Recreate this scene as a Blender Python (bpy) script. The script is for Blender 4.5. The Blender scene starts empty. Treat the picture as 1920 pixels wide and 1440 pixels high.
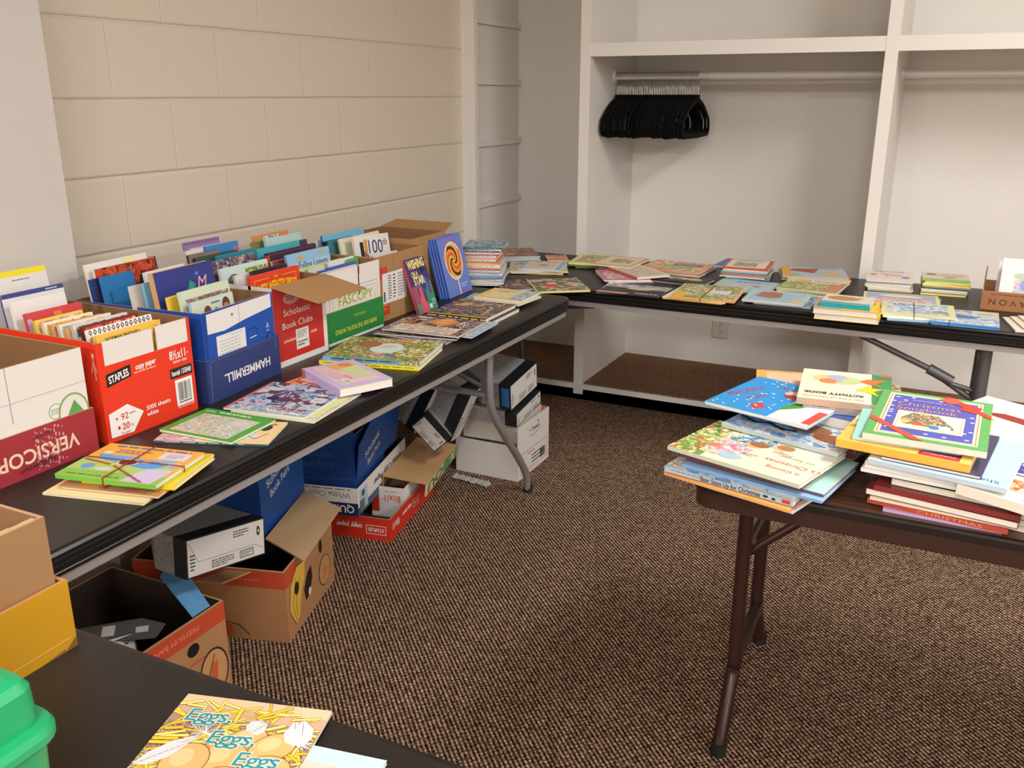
import bpy, math, random
from mathutils import Matrix, Vector
S = bpy.context.scene
C = S.collection
R = math.radians
rng = random.Random(7)

# ------------------------------------------------------------ camera, light, exposure
cam_d = bpy.data.cameras.new('camera')
cam = bpy.data.objects.new('camera', cam_d)
C.objects.link(cam)
cam_d.sensor_width = 36.0
cam_d.lens = 1703.0 * 36.0 / 1920.0
cam_d.clip_start = 0.05
_y, _p = R(26.247), R(17.717)
_f = Vector((-math.sin(_y) * math.cos(_p), math.cos(_y) * math.cos(_p), -math.sin(_p)))
_r = Vector((math.cos(_y), math.sin(_y), 0))
_u = _r.cross(_f)
cam.matrix_world = Matrix(((_r.x, _u.x, -_f.x, 2.12), (_r.y, _u.y, -_f.y, 0.0), (_r.z, _u.z, -_f.z, 1.49), (0, 0, 0, 1)))
S.camera = cam
S.view_settings.view_transform = 'Standard'
S.view_settings.look = 'None'
S.view_settings.gamma = 1.0
S.view_settings.use_curve_mapping = False
S.view_settings.exposure = 1.13
try:
    S.cycles.use_denoising = True
    S.cycles.max_bounces = 6
    S.cycles.sample_clamp_indirect = 6.0
except Exception:
    pass
w = bpy.data.worlds.new('world'); S.world = w; w.use_nodes = True
w.node_tree.nodes['Background'].inputs[0].default_value = (1.0, 0.96, 0.9, 1)
w.node_tree.nodes['Background'].inputs[1].default_value = 0.3
CEIL = 2.9
LAMPS = [(3.1, 2.2), (2.2, -0.9), (3.1, -3.6), (0.8, -3.4), (5.6, 1.2), (5.6, -2.4)]
WATT = [27, 24, 72, 66, 42, 66]
for lx, ly in LAMPS:
    ld = bpy.data.lights.new('ceiling_lamp', 'AREA'); ld.shape = 'RECTANGLE'
    ld.size = 0.56; ld.size_y = 1.16
    ld.energy = WATT[LAMPS.index((lx, ly))]
    ld.color = (1.0, 1.0, 1.0)
    lo = bpy.data.objects.new('ceiling_lamp', ld); C.objects.link(lo)
    lo.location = (lx, ly, CEIL - 0.03)

# ------------------------------------------------------------ helpers
def lin(c):
    return tuple((v / 255 / 12.92) if v / 255 <= 0.04045 else ((v / 255 + 0.055) / 1.055) ** 2.4 for v in c)

_mats = {}
def mat(c, rough=0.5, metal=0.0, spec=0.5):
    k = (tuple(c), rough, metal, spec)
    if k not in _mats:
        m = bpy.data.materials.new('paint_%d_%d_%d' % tuple(int(v) for v in c)); m.use_nodes = True
        b = m.node_tree.nodes['Principled BSDF']
        b.inputs['Base Color'].default_value = (*lin(c), 1)
        b.inputs['Roughness'].default_value = rough
        b.inputs['Metallic'].default_value = metal
        b.inputs['Specular IOR Level'].default_value = spec
        _mats[k] = m
    return _mats[k]

def nodes(name):
    m = bpy.data.materials.new(name); m.use_nodes = True
    nt = m.node_tree
    return m, nt, nt.nodes['Principled BSDF'], nt.nodes.new, nt.links.new

PAL = {
 'leaf': [(74,128,56),(178,205,96),(236,232,196),(120,165,80),(205,122,70),(225,215,140)],
 'jungle': [(120,95,40),(96,150,62),(232,224,180),(170,200,90),(196,110,60),(70,120,80)],
 'pastel': [(226,196,200),(240,232,214),(180,206,220),(214,196,220),(236,214,170),(200,214,180)],
 'night': [(34,32,50),(58,56,84),(24,24,34),(120,96,120),(200,170,110),(70,80,110)],
 'spooky': [(40,36,52),(92,78,120),(216,196,150),(30,30,40),(230,150,70),(150,150,170)],
 'orange': [(232,150,84),(240,196,120),(224,120,80),(246,226,180),(200,90,60),(236,170,110)],
 'sea': [(70,140,190),(120,180,210),(200,226,232),(40,100,160),(230,200,150),(90,160,170)],
 'sky': [(150,186,216),(196,216,230),(232,236,236),(120,160,200),(226,206,186),(176,196,206)],
 'ants': [(120,160,206),(176,206,222),(150,186,214),(206,196,214),(96,60,84),(200,214,210)],
 'red': [(196,60,50),(226,110,90),(240,200,180),(160,40,40),(236,180,120),(220,90,70)],
 'brown': [(122,84,56),(180,136,96),(220,190,150),(86,58,42),(150,110,80),(206,160,120)],
 'xmas': [(60,120,70),(190,60,50),(230,220,200),(90,140,90),(214,150,110),(200,200,190)],
 'pink': [(226,150,160),(240,200,200),(206,120,150),(246,228,220),(190,150,190),(230,180,160)],
 'yellow': [(240,206,70),(246,226,130),(230,170,60),(250,240,200),(190,200,90),(220,120,60)],
 'cream': [(238,228,208),(226,206,176),(244,238,226),(206,186,156),(216,160,130),(196,206,190)],
 'purple': [(96,76,120),(140,116,160),(186,160,196),(66,54,96),(210,190,200),(120,100,130)],
 'gray': [(150,150,150),(196,196,196),(110,112,116),(220,216,210),(170,160,150),(90,92,98)],
 'garage': [(90,160,220),(240,180,80),(240,220,120),(150,190,90),(206,190,220),(120,60,60)],
 'flame': [(200,70,40),(222,98,52),(150,44,30),(214,84,46),(60,36,36),(190,60,36)],
 'wood': [(150,124,104),(176,150,124),(206,190,160),(120,90,76),(160,110,100),(190,170,140)],
 'bark': [(96,76,96),(126,104,122),(150,126,140),(80,62,80),(190,176,170),(110,90,100)],
 'straw': [(226,196,80),(240,214,110),(120,96,84),(150,124,104),(246,206,160),(214,176,70)],
 'tree': [(70,120,76),(110,150,90),(190,90,70),(230,190,170),(50,96,66),(220,150,110)],
 'kids': [(236,214,180),(214,226,200),(226,170,160),(150,180,210),(206,214,130),(240,232,214)],
 'scene': [(150,190,200),(226,210,150),(120,170,110),(206,130,90),(236,226,206),(90,120,170)],
}
_art = {}
def art(pal, scale=26.0, stretch=(1, 1, 1), rough=0.3):
    k = (pal, scale, stretch)
    if k in _art: return _art[k]
    m, nt, b, N, L = nodes('art_' + pal)
    tc = N('ShaderNodeTexCoord'); oi = N('ShaderNodeObjectInfo'); mul = N('ShaderNodeVectorMath'); mul.operation = 'SCALE'
    comb = N('ShaderNodeCombineXYZ'); add = N('ShaderNodeVectorMath'); add.operation = 'ADD'
    mp = N('ShaderNodeMapping'); mp.inputs['Scale'].default_value = stretch
    for s in ('X', 'Y', 'Z'): L(oi.outputs['Random'], comb.inputs[s])
    mul.inputs['Scale'].default_value = 37.0
    L(comb.outputs[0], mul.inputs[0]); L(tc.outputs['Object'], mp.inputs[0]); L(mp.outputs[0], add.inputs[0]); L(mul.outputs[0], add.inputs[1])
    n1 = N('ShaderNodeTexNoise'); n1.inputs['Scale'].default_value = scale; n1.inputs['Detail'].default_value = 1.5
    n1.inputs['Distortion'].default_value = 1.6
    L(add.outputs[0], n1.inputs['Vector'])
    mr = N('ShaderNodeMapRange'); mr.inputs[1].default_value = 0.28; mr.inputs[2].default_value = 0.72
    L(n1.outputs['Fac'], mr.inputs[0])
    rp = N('ShaderNodeValToRGB'); rp.color_ramp.interpolation = 'CONSTANT'
    cols = PAL[pal]
    e = rp.color_ramp.elements
    order = [0, 2, 1, 4, 0, 3, 5, 1]
    while len(e) < len(order): e.new(0.5)
    for i, q in enumerate(order):
        e[i].position = i / len(order); e[i].color = (*lin(cols[q]), 1)
    L(mr.outputs[0], rp.inputs[0])
    # small drawn details
    n2 = N('ShaderNodeTexVoronoi'); n2.inputs['Scale'].default_value = scale * 3.2
    L(add.outputs[0], n2.inputs['Vector'])
    r2 = N('ShaderNodeValToRGB'); r2.color_ramp.interpolation = 'CONSTANT'
    e2 = r2.color_ramp.elements
    e2[0].color = (*lin(cols[3]), 1); e2[1].position = 0.35; e2[1].color = (*lin(cols[5]), 1)
    x = e2.new(0.6); x.color = (*lin(cols[2]), 1); x = e2.new(0.8); x.color = (*lin(cols[4]), 1)
    sep = N('ShaderNodeSeparateColor'); L(n2.outputs['Color'], sep.inputs[0]); L(sep.outputs[0], r2.inputs[0])
    gt = N('ShaderNodeMath'); gt.operation = 'GREATER_THAN'; gt.inputs[1].default_value = 0.66
    L(sep.outputs[1], gt.inputs[0])
    mx = N('ShaderNodeMix'); mx.data_type = 'RGBA'; L(gt.outputs[0], mx.inputs[0]); L(rp.outputs[0], mx.inputs[6]); L(r2.outputs[0], mx.inputs[7])
    # drawn outlines
    n3 = N('ShaderNodeTexNoise'); n3.inputs['Scale'].default_value = scale * 1.5; n3.inputs['Detail'].default_value = 2.0; n3.inputs['Distortion'].default_value = 2.0
    L(add.outputs[0], n3.inputs['Vector'])
    cp = N('ShaderNodeMath'); cp.operation = 'COMPARE'; cp.inputs[1].default_value = 0.5; cp.inputs[2].default_value = 0.012
    L(n3.outputs['Fac'], cp.inputs[0])
    m2 = N('ShaderNodeMath'); m2.operation = 'MULTIPLY'; m2.inputs[1].default_value = 0.7; L(cp.outputs[0], m2.inputs[0])
    mx2 = N('ShaderNodeMix'); mx2.data_type = 'RGBA'; L(m2.outputs[0], mx2.inputs[0]); L(mx.outputs[2], mx2.inputs[6])
    mx2.inputs[7].default_value = (*lin(tuple(v * 0.45 for v in cols[3])), 1)
    L(mx2.outputs[2], b.inputs['Base Color']); b.inputs['Roughness'].default_value = rough
    _art[k] = m
    return m

def M_(m, rough=0.42):
    if isinstance(m, str):
        if ':' in m:
            a, s = m.split(':'); return art(a, float(s))
        return art(m)
    if isinstance(m, tuple): return mat(m, rough)
    return m

# text outlines from Blender's own built-in font
_txt = {}
def text_mesh(s, bold=0.0, shear=0.0):
    k = (s, bold, shear)
    if k not in _txt:
        cu = bpy.data.curves.new('lettering', 'FONT'); cu.body = s; cu.size = 1.0; cu.resolution_u = 3
        cu.offset = bold; cu.shear = shear; cu.align_x = 'LEFT'
        ob = bpy.data.objects.new('lettering', cu)
        me = ob.to_mesh()
        vs = [(v.co.x, v.co.y) for v in me.vertices]; fs = [tuple(p.vertices) for p in me.polygons]
        nrm = [p.normal.z for p in me.polygons]
        fs = [f if n > 0 else tuple(reversed(f)) for f, n in zip(fs, nrm)]
        ob.to_mesh_clear(); bpy.data.objects.remove(ob); bpy.data.curves.remove(cu)
        if vs:
            x0 = min(v[0] for v in vs); x1 = max(v[0] for v in vs)
            vs = [(v[0] - (x0 + x1) / 2, v[1] - 0.35) for v in vs]
            _txt[k] = (vs, fs, x1 - x0)
        else:
            _txt[k] = ([], [], 1.0)
    return _txt[k]

class MB:
    def __init__(self): self.v = []; self.f = []; self.m = []; self.mats = []; self.sm = []
    def mi(self, m):
        m = M_(m)
        if m not in self.mats: self.mats.append(m)
        return self.mats.index(m)
    def add(self, vs, fs, m, T=None, smooth=False):
        o = len(self.v); i = self.mi(m)
        for p in vs:
            p = Vector(p)
            self.v.append(T @ p if T is not None else p)
        for f in fs:
            self.f.append(tuple(o + a for a in f)); self.m.append(i); self.sm.append(smooth)
    def box(self, x0, x1, y0, y1, z0, z1, m, T=None, faces=None):
        vs = [(x0,y0,z0),(x1,y0,z0),(x1,y1,z0),(x0,y1,z0),(x0,y0,z1),(x1,y0,z1),(x1,y1,z1),(x0,y1,z1)]
        F = {'-z':(0,3,2,1),'+z':(4,5,6,7),'-y':(0,1,5,4),'+x':(1,2,6,5),'+y':(2,3,7,6),'-x':(3,0,4,7)}
        if faces is None:
            self.add(vs, list(F.values()), m, T)
        else:
            for k, f in F.items(): self.add(vs, [f], faces.get(k, m), T)
    def prism(self, poly, z0, z1, m, T=None, mtop=None):
        n = len(poly)
        a = [(x, y, z0) for x, y in poly]; b = [(x, y, z1) for x, y in poly]
        self.add(a + b, [tuple(reversed(range(n)))] + [(i, (i + 1) % n, n + (i + 1) % n, n + i) for i in range(n)], m, T)
        self.add(b, [tuple(range(n))], mtop if mtop is not None else m, T)
    def tube(self, pts, r, m, seg=8, closed=False, T=None, flat=1.0, cap=True):
        pts = [Vector(p) for p in pts]; n = len(pts); rings = []
        up = Vector((0, 0, 1)); prev = None
        for i, p in enumerate(pts):
            if closed: d = pts[(i + 1) % n] - pts[i - 1]
            else: d = pts[min(i + 1, n - 1)] - pts[max(i - 1, 0)]
            d.normalize()
            if prev is None:
                a = up.cross(d) if abs(d.z) < 0.9 else Vector((1, 0, 0)).cross(d)
            else:
                a = prev - d * prev.dot(d)
            a.normalize(); prev = a
            b = d.cross(a)
            rings.append([p + a * (math.cos(t) * r) + b * (math.sin(t) * r * flat) for t in [2 * math.pi * q / seg for q in range(seg)]])
        vs = [q for ring in rings for q in ring]; fs = []
        for i in range(n if closed else n - 1):
            j = (i + 1) % n
            for q in range(seg):
                q2 = (q + 1) % seg
                fs.append((i * seg + q, i * seg + q2, j * seg + q2, j * seg + q))
        self.add(vs, fs, m, T, smooth=True)
        if not closed and cap:
            self.add(rings[0], [tuple(reversed(range(seg)))], m, T); self.add(rings[-1], [tuple(range(seg))], m, T)
    # flat printing on a face; F puts local XY on the face with Z outwards
    def ops(self, F, ops, sx=1.0, sy=1.0, lift=0.00025, step=0.00016):
        z = lift
        for op in ops:
            k = op[0]
            if k == 'rect':
                _, x0, y0, x1, y1, m = op
                self.add([(x0*sx,y0*sy,z),(x1*sx,y0*sy,z),(x1*sx,y1*sy,z),(x0*sx,y1*sy,z)], [(0,1,2,3)], m, F)
            elif k == 'poly':
                P = op[1]
                a = sum(P[i][0]*P[(i+1) % len(P)][1] - P[(i+1) % len(P)][0]*P[i][1] for i in range(len(P)))
                if a < 0: P = list(reversed(P))
                self.add([(x*sx, y*sy, z) for x, y in P], [tuple(range(len(P)))], op[2], F)
            elif k == 'ell':
                _, cx, cy, rx, ry, m = op[:6]
                n = 20; ro = op[6] if len(op) > 6 else 0
                c, s = math.cos(R(ro)), math.sin(R(ro))
                pts = [(rx*math.cos(2*math.pi*i/n), ry*math.sin(2*math.pi*i/n)) for i in range(n)]
                self.add([((cx + x*c - y*s)*sx, (cy + x*s + y*c)*sy, z) for x, y in pts], [tuple(range(n))], m, F)
            elif k == 'frame':
                _, x0, y0, x1, y1, tw, m = op
                for (a, b_, c_, d_) in ((x0,y0,x1,y0+tw),(x0,y1-tw,x1,y1),(x0,y0+tw,x0+tw*sy/sx,y1-tw),(x1-tw*sy/sx,y0+tw,x1,y1-tw)):
                    self.add([(a*sx,b_*sy,z),(c_*sx,b_*sy,z),(c_*sx,d_*sy,z),(a*sx,d_*sy,z)], [(0,1,2,3)], m, F)
            elif k == 'stroke':
                P, wd, m = op[1], op[2], op[3]
                for i in range(len(P) - 1):
                    a = Vector((P[i][0]*sx, P[i][1]*sy)); b_ = Vector((P[i+1][0]*sx, P[i+1][1]*sy)); d = b_ - a
                    if d.length < 1e-9: continue
                    d.normalize(); n_ = Vector((-d.y, d.x)) * wd / 2; a = a - d*wd*0.3; b_ = b_ + d*wd*0.3
                    self.add([(a.x-n_.x,a.y-n_.y,z),(b_.x-n_.x,b_.y-n_.y,z),(b_.x+n_.x,b_.y+n_.y,z),(a.x+n_.x,a.y+n_.y,z)], [(0,1,2,3)], m, F)
            elif k == 'txt':
                # ('txt', string, cx, cy, letter height m, colour, {opts})
                _, s, cx, cy, h, m = op[:6]; o = op[6] if len(op) > 6 else {}
                vs, fs, wd = text_mesh(s, o.get('bold', 0.0), o.get('shear', 0.0))
                sc = h / 0.7; kx = o['w'] / wd if 'w' in o else sc
                c, sn = math.cos(R(o.get('rot', 0))), math.sin(R(o.get('rot', 0)))
                arc = o.get('arc', 0)
                out = []
                for x, y in vs:
                    x *= kx; y *= sc
                    if arc: y -= arc * x * x
                    out.append((cx*sx + x*c - y*sn, cy*sy + x*sn + y*c, z))
                self.add(out, fs, m, F)
            elif k == 'lines':
                # unreadable small print shown as thin broken strokes
                _, x0, y0, x1, y1, n, m = op[:7]; r_ = random.Random(int((x0 + y0 * 3 + x1 * 7) * 1000))
                hh = (y1 - y0) / n
                for i in range(n):
                    x = x0; yy = y1 - hh * (i + 0.6)
                    xe = x1 if i < n - 1 or n == 1 else x0 + (x1 - x0) * 0.7
                    while x < xe - 1e-6:
                        l = (x1 - x0) * r_.uniform(0.06, 0.2)
                        self.add([(x*sx,yy*sy,z),(min(x+l,xe)*sx,yy*sy,z),(min(x+l,xe)*sx,(yy+hh*0.42)*sy,z),(x*sx,(yy+hh*0.42)*sy,z)], [(0,1,2,3)], m, F)
                        x += l + (x1 - x0) * 0.035
            elif k == 'bars':
                _, x0, y0, x1, y1, m = op; r_ = random.Random(5); x = x0
                while x < x1:
                    l = (x1 - x0) * r_.choice((0.015, 0.03, 0.045))
                    self.add([(x*sx,y0*sy,z),(min(x+l,x1)*sx,y0*sy,z),(min(x+l,x1)*sx,y1*sy,z),(x*sx,y1*sy,z)], [(0,1,2,3)], m, F)
                    x += l + (x1 - x0) * r_.choice((0.02, 0.035))
            z += step
    def build(self, name, parent=None, T=None, kind=None):
        me = bpy.data.meshes.new(name); me.from_pydata([tuple(v) for v in self.v], [], self.f)
        for m in self.mats: me.materials.append(m)
        me.polygons.foreach_set('material_index', self.m)
        me.polygons.foreach_set('use_smooth', self.sm)
        me.update()
        o = bpy.data.objects.new(name, me); C.objects.link(o)
        if parent is not None: o.parent = parent
        if T is not None: o.matrix_world = T if parent is None else o.matrix_world
        if T is not None and parent is not None: o.matrix_local = T
        if kind: o['kind'] = kind
        return o

def thing(name, label, cat, T=None, group=None):
    o = bpy.data.objects.new(name, None); C.objects.link(o); o.empty_display_size = 0.05
    if T is not None: o.matrix_world = T
    o['label'] = label; o['category'] = cat
    if group: o['group'] = group
    return o
def tag(o, label, cat, group=None):
    o['label'] = label; o['category'] = cat
    if group: o['group'] = group
    return o
def TR(x, y, z, rz=0.0): return Matrix.Translation((x, y, z)) @ Matrix.Rotation(rz, 4, 'Z')
def basis(o, X, Y, Z):
    X, Y, Z = Vector(X), Vector(Y), Vector(Z)
    return Matrix(((X.x,Y.x,Z.x,o[0]),(X.y,Y.y,Z.y,o[1]),(X.z,Y.z,Z.z,o[2]),(0,0,0,1)))

PAGE = (226, 218, 203)
def book(name, label, T, w, h, t, cover, spine=None, side='L', ops=(), pages=PAGE, back=None, group=None, cat='book', spine_ops=(), detail=True, bend=0.0):
    """local: x across, y up the cover, z out of the front cover; origin under the middle."""
    spine = spine or cover
    root = thing(name, label, cat, T, group)
    ct = min(0.0007, t * 0.18)
    mb = MB(); x0, x1, y0, y1 = -w/2, w/2, -h/2, h/2
    mb.box(x0, x1, y0, y1, 0, ct, back or spine)
    mb.box(x0, x1, y0, y1, t - ct, t, cover)
    if side == 'L': mb.box(x0, x0 + ct, y0, y1, ct, t - ct, spine)
    elif side == 'R': mb.box(x1 - ct, x1, y0, y1, ct, t - ct, spine)
    elif side == 'B': mb.box(x0, x1, y0, y0 + ct, ct, t - ct, spine)
    else: mb.box(x0, x1, y1 - ct, y1, ct, t - ct, spine)
    ops = list(ops); mb.ops(Matrix.Translation((0, 0, t)), ops, w, h, lift=.0002, step=min(.00014, .0012 / max(1, len(ops))))
    if spine_ops:
        if side == 'B': F = basis((0, y0, t/2), (1,0,0), (0,0,1), (0,-1,0)); L_ = w
        elif side == 'L': F = basis((x0, 0, t/2), (0,-1,0), (0,0,1), (-1,0,0)); L_ = h
        elif side == 'R': F = basis((x1, 0, t/2), (0,1,0), (0,0,1), (1,0,0)); L_ = h
        else: F = basis((0, y1, t/2), (-1,0,0), (0,0,1), (0,1,0)); L_ = w
        mb.ops(F, list(spine_ops), L_, t)
    c = mb.build('cover', root)
    i = 0.0018
    pb = MB()
    pb.box(x0 + (ct if side == 'L' else i), x1 - (ct if side == 'R' else i), y0 + (ct if side == 'B' else i), y1 - (ct if side == 'T' else i), ct, t - ct, mat(pages, 0.9))
    pb.build('page_block', root)
    return root

INK = (52, 48, 50)
def auto_ops(r, pal):
    c = PAL[pal]; k = r.randrange(5)
    light = c[2]; dark = tuple(int(v * 0.4) for v in c[3])
    if k == 0: return [('rect', -.5, -.5, .5, .5, pal), ('rect', -.42, .2, .42, .42, light), ('lines', -.36, .24, .36, .38, 1, dark)]
    if k == 1: return [('rect', -.43, -.44, .43, .2, pal), ('lines', -.36, .27, .36, .4, 1, dark)]
    if k == 2: return [('rect', -.5, -.5, .5, .28, pal), ('lines', -.4, .33, .4, .45, 1, dark), ('ell', .2, -.15, .16, .18, c[5])]
    if k == 3: return [('rect', -.46, -.46, .46, .46, light), ('rect', -.4, -.4, .4, .18, pal), ('lines', -.3, .24, .3, .36, 1, c[3])]
    return [('rect', -.5, -.5, .5, .5, pal), ('lines', -.4, .3, .4, .42, 1, light), ('lines', -.2, -.46, .3, -.4, 1, light)]

ORD = ['topmost', 'second from top', 'third from top', 'fourth from top', 'fifth from top', 'sixth from top', 'seventh from top', 'eighth from top', 'ninth from top', 'tenth from top', 'eleventh from top', 'twelfth from top', 'thirteenth from top', 'fourteenth from top', 'fifteenth from top', 'sixteenth from top', 'seventeenth from top', 'eighteenth from top', 'nineteenth from top', 'twentieth from top', 'twenty-first from top', 'twenty-second from top']
CNAME = {'leaf':'leafy green','jungle':'jungle green','pastel':'pastel','night':'dark navy','spooky':'dark purple','orange':'orange','sea':'sea blue','sky':'pale blue','red':'red','brown':'brown','xmas':'red and green','pink':'pink','yellow':'yellow','cream':'cream','purple':'purple','gray':'grey','scene':'multicoloured','kids':'pale illustrated','tree':'green and red'}

def pile(q, zb, n, pals, where, group, seed=0, jit=0.006, jr=2.0, side='B', first=None, size=(1, 1), kind='paperback_book', pages=PAGE, bands=False, hmax=None, flipart=None):
    """a pile of n books; q = (cx, cy, ztop, rot, w, h) of the top cover"""
    cx, cy, zt, rot, w_, h_ = q
    if hmax: h_ = min(h_, hmax)
    r = random.Random(seed + 100); t = (zt - zb) / n
    for i in range(n):
        j = n - 1 - i                      # 0 = top
        top = j == 0
        pal = pals[j % len(pals)]
        c = PAL[pal]
        dx, dy, dr = (0, 0, 0) if top else (r.uniform(-jit, jit), r.uniform(-jit, jit), R(r.uniform(-jr, jr)))
        sw = 1 if top else r.uniform(.94, 1.0); sh = 1 if top else r.uniform(.94, 1.0)
        T = TR(cx + dx, cy + dy, zb + t * i + 0.0002, R(rot) + dr)
        if top and first:
            d = dict(first); lab = d.pop('label')
            book(d.pop('name', kind), lab, T, w_, h_, t * 0.97, d.pop('cover', c[2]), d.pop('spine', c[3]), d.pop('side', side), d.pop('ops', auto_ops(r, pal)), pages, group=group, **d)
        else:
            if n == 1: lab = '%s picture book %s' % (CNAME.get(pal, pal), where)
            else: lab = '%s picture book, %s in %s' % (CNAME.get(pal, pal), ORD[j], where)
            cov = r.choice((c[1], c[0]))
            book(kind, lab, T, w_ * sw, h_ * sh, t * 0.97, cov, r.choice((c[0], c[0], c[1], (226, 220, 210))), side, auto_ops(r, pal), pages, group=group)

def band(label, cx, cy, z0, z1, rot, w_, d_, col=(150, 46, 34), wd=0.003, group='rubber bands on book bundles'):
    """rubber band running round a bundle along its local x axis"""
    mb = MB(); a = w_/2 + 0.001; z1 += 0.0022; z0 += 0.0003; t = 0.0009
    prof = [(-a, z0), (a, z0), (a, z1), (-a, z1)]
    inn = [(-a + t, z0 + t*0.3), (a - t, z0 + t*0.3), (a - t, z1 - t), (-a + t, z1 - t)]
    vs = []; fs = []
    for s in (-wd/2, wd/2):
        vs += [(x, s, z) for x, z in prof] + [(x, s, z) for x, z in inn]
    for i in range(4):
        k = (i + 1) % 4
        fs += [(i, k, 8 + k, 8 + i), (4 + k, 4 + i, 12 + i, 12 + k), (i, 4 + i, 4 + k, k), (8 + i, 8 + k, 12 + k, 12 + i)]
    mb.add([Vector(v) for v in vs], fs, mat(col, 0.6))
    o = mb.build('rubber_band', T=TR(cx, cy, 0, R(rot)))
    tag(o, label, 'rubber band', group); return o

# ------------------------------------------------------------ the room
WX, YF, YB = -0.18, 4.11, 4.745
def struct(name, mb, T=None):
    o = mb.build(name, T=T); o['kind'] = 'structure'; return o

def paint_mat(name, col, bump=0.02, scale=60, rough=0.55):
    m, nt, b, N, L = nodes(name)
    tc = N('ShaderNodeTexCoord'); n = N('ShaderNodeTexNoise'); n.inputs['Scale'].default_value = scale; n.inputs['Detail'].default_value = 4
    L(tc.outputs['Object'], n.inputs['Vector'])
    n2 = N('ShaderNodeTexNoise'); n2.inputs['Scale'].default_value = 2.2; L(tc.outputs['Object'], n2.inputs['Vector'])
    mx = N('ShaderNodeMix'); mx.data_type = 'RGBA'; mx.inputs[6].default_value = (*lin(col), 1)
    mx.inputs[7].default_value = (*lin(tuple(v * 0.965 for v in col)), 1); L(n2.outputs['Fac'], mx.inputs[0]); L(mx.outputs[2], b.inputs['Base Color'])
    bp = N('ShaderNodeBump'); bp.inputs['Strength'].default_value = bump; bp.inputs['Distance'].default_value = 0.01
    L(n.outputs['Fac'], bp.inputs['Height']); L(bp.outputs[0], b.inputs['Normal']); b.inputs['Roughness'].default_value = rough
    return m

def block_mat():
    m, nt, b, N, L = nodes('painted_block')
    tc = N('ShaderNodeTexCoord'); sep = N('ShaderNodeSeparateXYZ'); L(tc.outputs['Object'], sep.inputs[0])
    ay = N('ShaderNodeMath'); ay.inputs[1].default_value = -2.004 + 0.4409 * 20; L(sep.outputs['Y'], ay.inputs[0])
    az = N('ShaderNodeMath'); az.inputs[1].default_value = -1.4755 + 0.2205 * 21; L(sep.outputs['Z'], az.inputs[0])
    cb = N('ShaderNodeCombineXYZ'); L(ay.outputs[0], cb.inputs[0]); L(az.outputs[0], cb.inputs[1])
    nz = N('ShaderNodeTexNoise'); nz.inputs['Scale'].default_value = 9; nz.inputs['Detail'].default_value = 3; L(cb.outputs[0], nz.inputs['Vector'])
    sc = N('ShaderNodeVectorMath'); sc.operation = 'SCALE'; sc.inputs['Scale'].default_value = 0.004; L(nz.outputs['Color'], sc.inputs[0])
    ad = N('ShaderNodeVectorMath'); L(cb.outputs[0], ad.inputs[0]); L(sc.outputs[0], ad.inputs[1])
    def brick(mort, smooth, scx):
        br = N('ShaderNodeTexBrick'); br.offset = 0.5; br.inputs['Scale'].default_value = 1.0
        br.inputs['Brick Width'].default_value = 0.4409; br.inputs['Row Height'].default_value = 0.2205
        br.inputs['Mortar Size'].default_value = mort; br.inputs['Mortar Smooth'].default_value = smooth
        L(ad.outputs[0], br.inputs['Vector']); return br
    b1 = brick(0.004, 0.6, 1)
    # horizontal joints are deeper than the painted-over vertical ones
    md = N('ShaderNodeMath'); md.operation = 'PINGPONG'; md.inputs[1].default_value = 0.11025; s2 = N('ShaderNodeSeparateXYZ'); L(ad.outputs[0], s2.inputs[0]); L(s2.outputs['Y'], md.inputs[0])
    mr = N('ShaderNodeMapRange'); mr.inputs[1].default_value = 0.0; mr.inputs[2].default_value = 0.010; mr.inputs[3].default_value = 1; mr.inputs[4].default_value = 0; mr.interpolation_type = 'SMOOTHSTEP'
    L(md.outputs[0], mr.inputs[0])
    h = N('ShaderNodeMath'); h.operation = 'MULTIPLY_ADD'; h.inputs[1].default_value = 0.3; L(b1.outputs['Fac'], h.inputs[0]); L(mr.outputs[0], h.inputs[2])
    pit = N('ShaderNodeTexVoronoi'); pit.inputs['Scale'].default_value = 34; L(ad.outputs[0], pit.inputs['Vector'])
    pr = N('ShaderNodeMapRange'); pr.inputs[1].default_value = 0.05; pr.inputs[2].default_value = 0.12; pr.inputs[3].default_value = 0.22; pr.inputs[4].default_value = 0; L(pit.outputs['Distance'], pr.inputs[0])
    fn = N('ShaderNodeTexNoise'); fn.inputs['Scale'].default_value = 5; L(ad.outputs[0], fn.inputs['Vector'])
    fg = N('ShaderNodeMapRange'); fg.inputs[1].default_value = 0.52; fg.inputs[2].default_value = 0.6; L(fn.outputs['Fac'], fg.inputs[0])
    pm = N('ShaderNodeMath'); pm.operation = 'MULTIPLY'; L(pr.outputs[0], pm.inputs[0]); L(fg.outputs[0], pm.inputs[1])
    h2 = N('ShaderNodeMath'); L(h.outputs[0], h2.inputs[0]); L(pm.outputs[0], h2.inputs[1])
    gr = N('ShaderNodeTexNoise'); gr.inputs['Scale'].default_value = 60; gr.inputs['Detail'].default_value = 4; L(ad.outputs[0], gr.inputs['Vector'])
    h3 = N('ShaderNodeMath'); h3.operation = 'MULTIPLY_ADD'; h3.inputs[1].default_value = 0.22; L(gr.outputs['Fac'], h3.inputs[0]); L(h2.outputs[0], h3.inputs[2])
    bp = N('ShaderNodeBump'); bp.invert = True; bp.inputs['Strength'].default_value = 0.7; bp.inputs['Distance'].default_value = 0.005
    L(h3.outputs[0], bp.inputs['Height']); L(bp.outputs[0], b.inputs['Normal'])
    b.inputs['Base Color'].default_value = (*lin((218, 206, 188)), 1); b.inputs['Roughness'].default_value = 0.5
    return m

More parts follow.
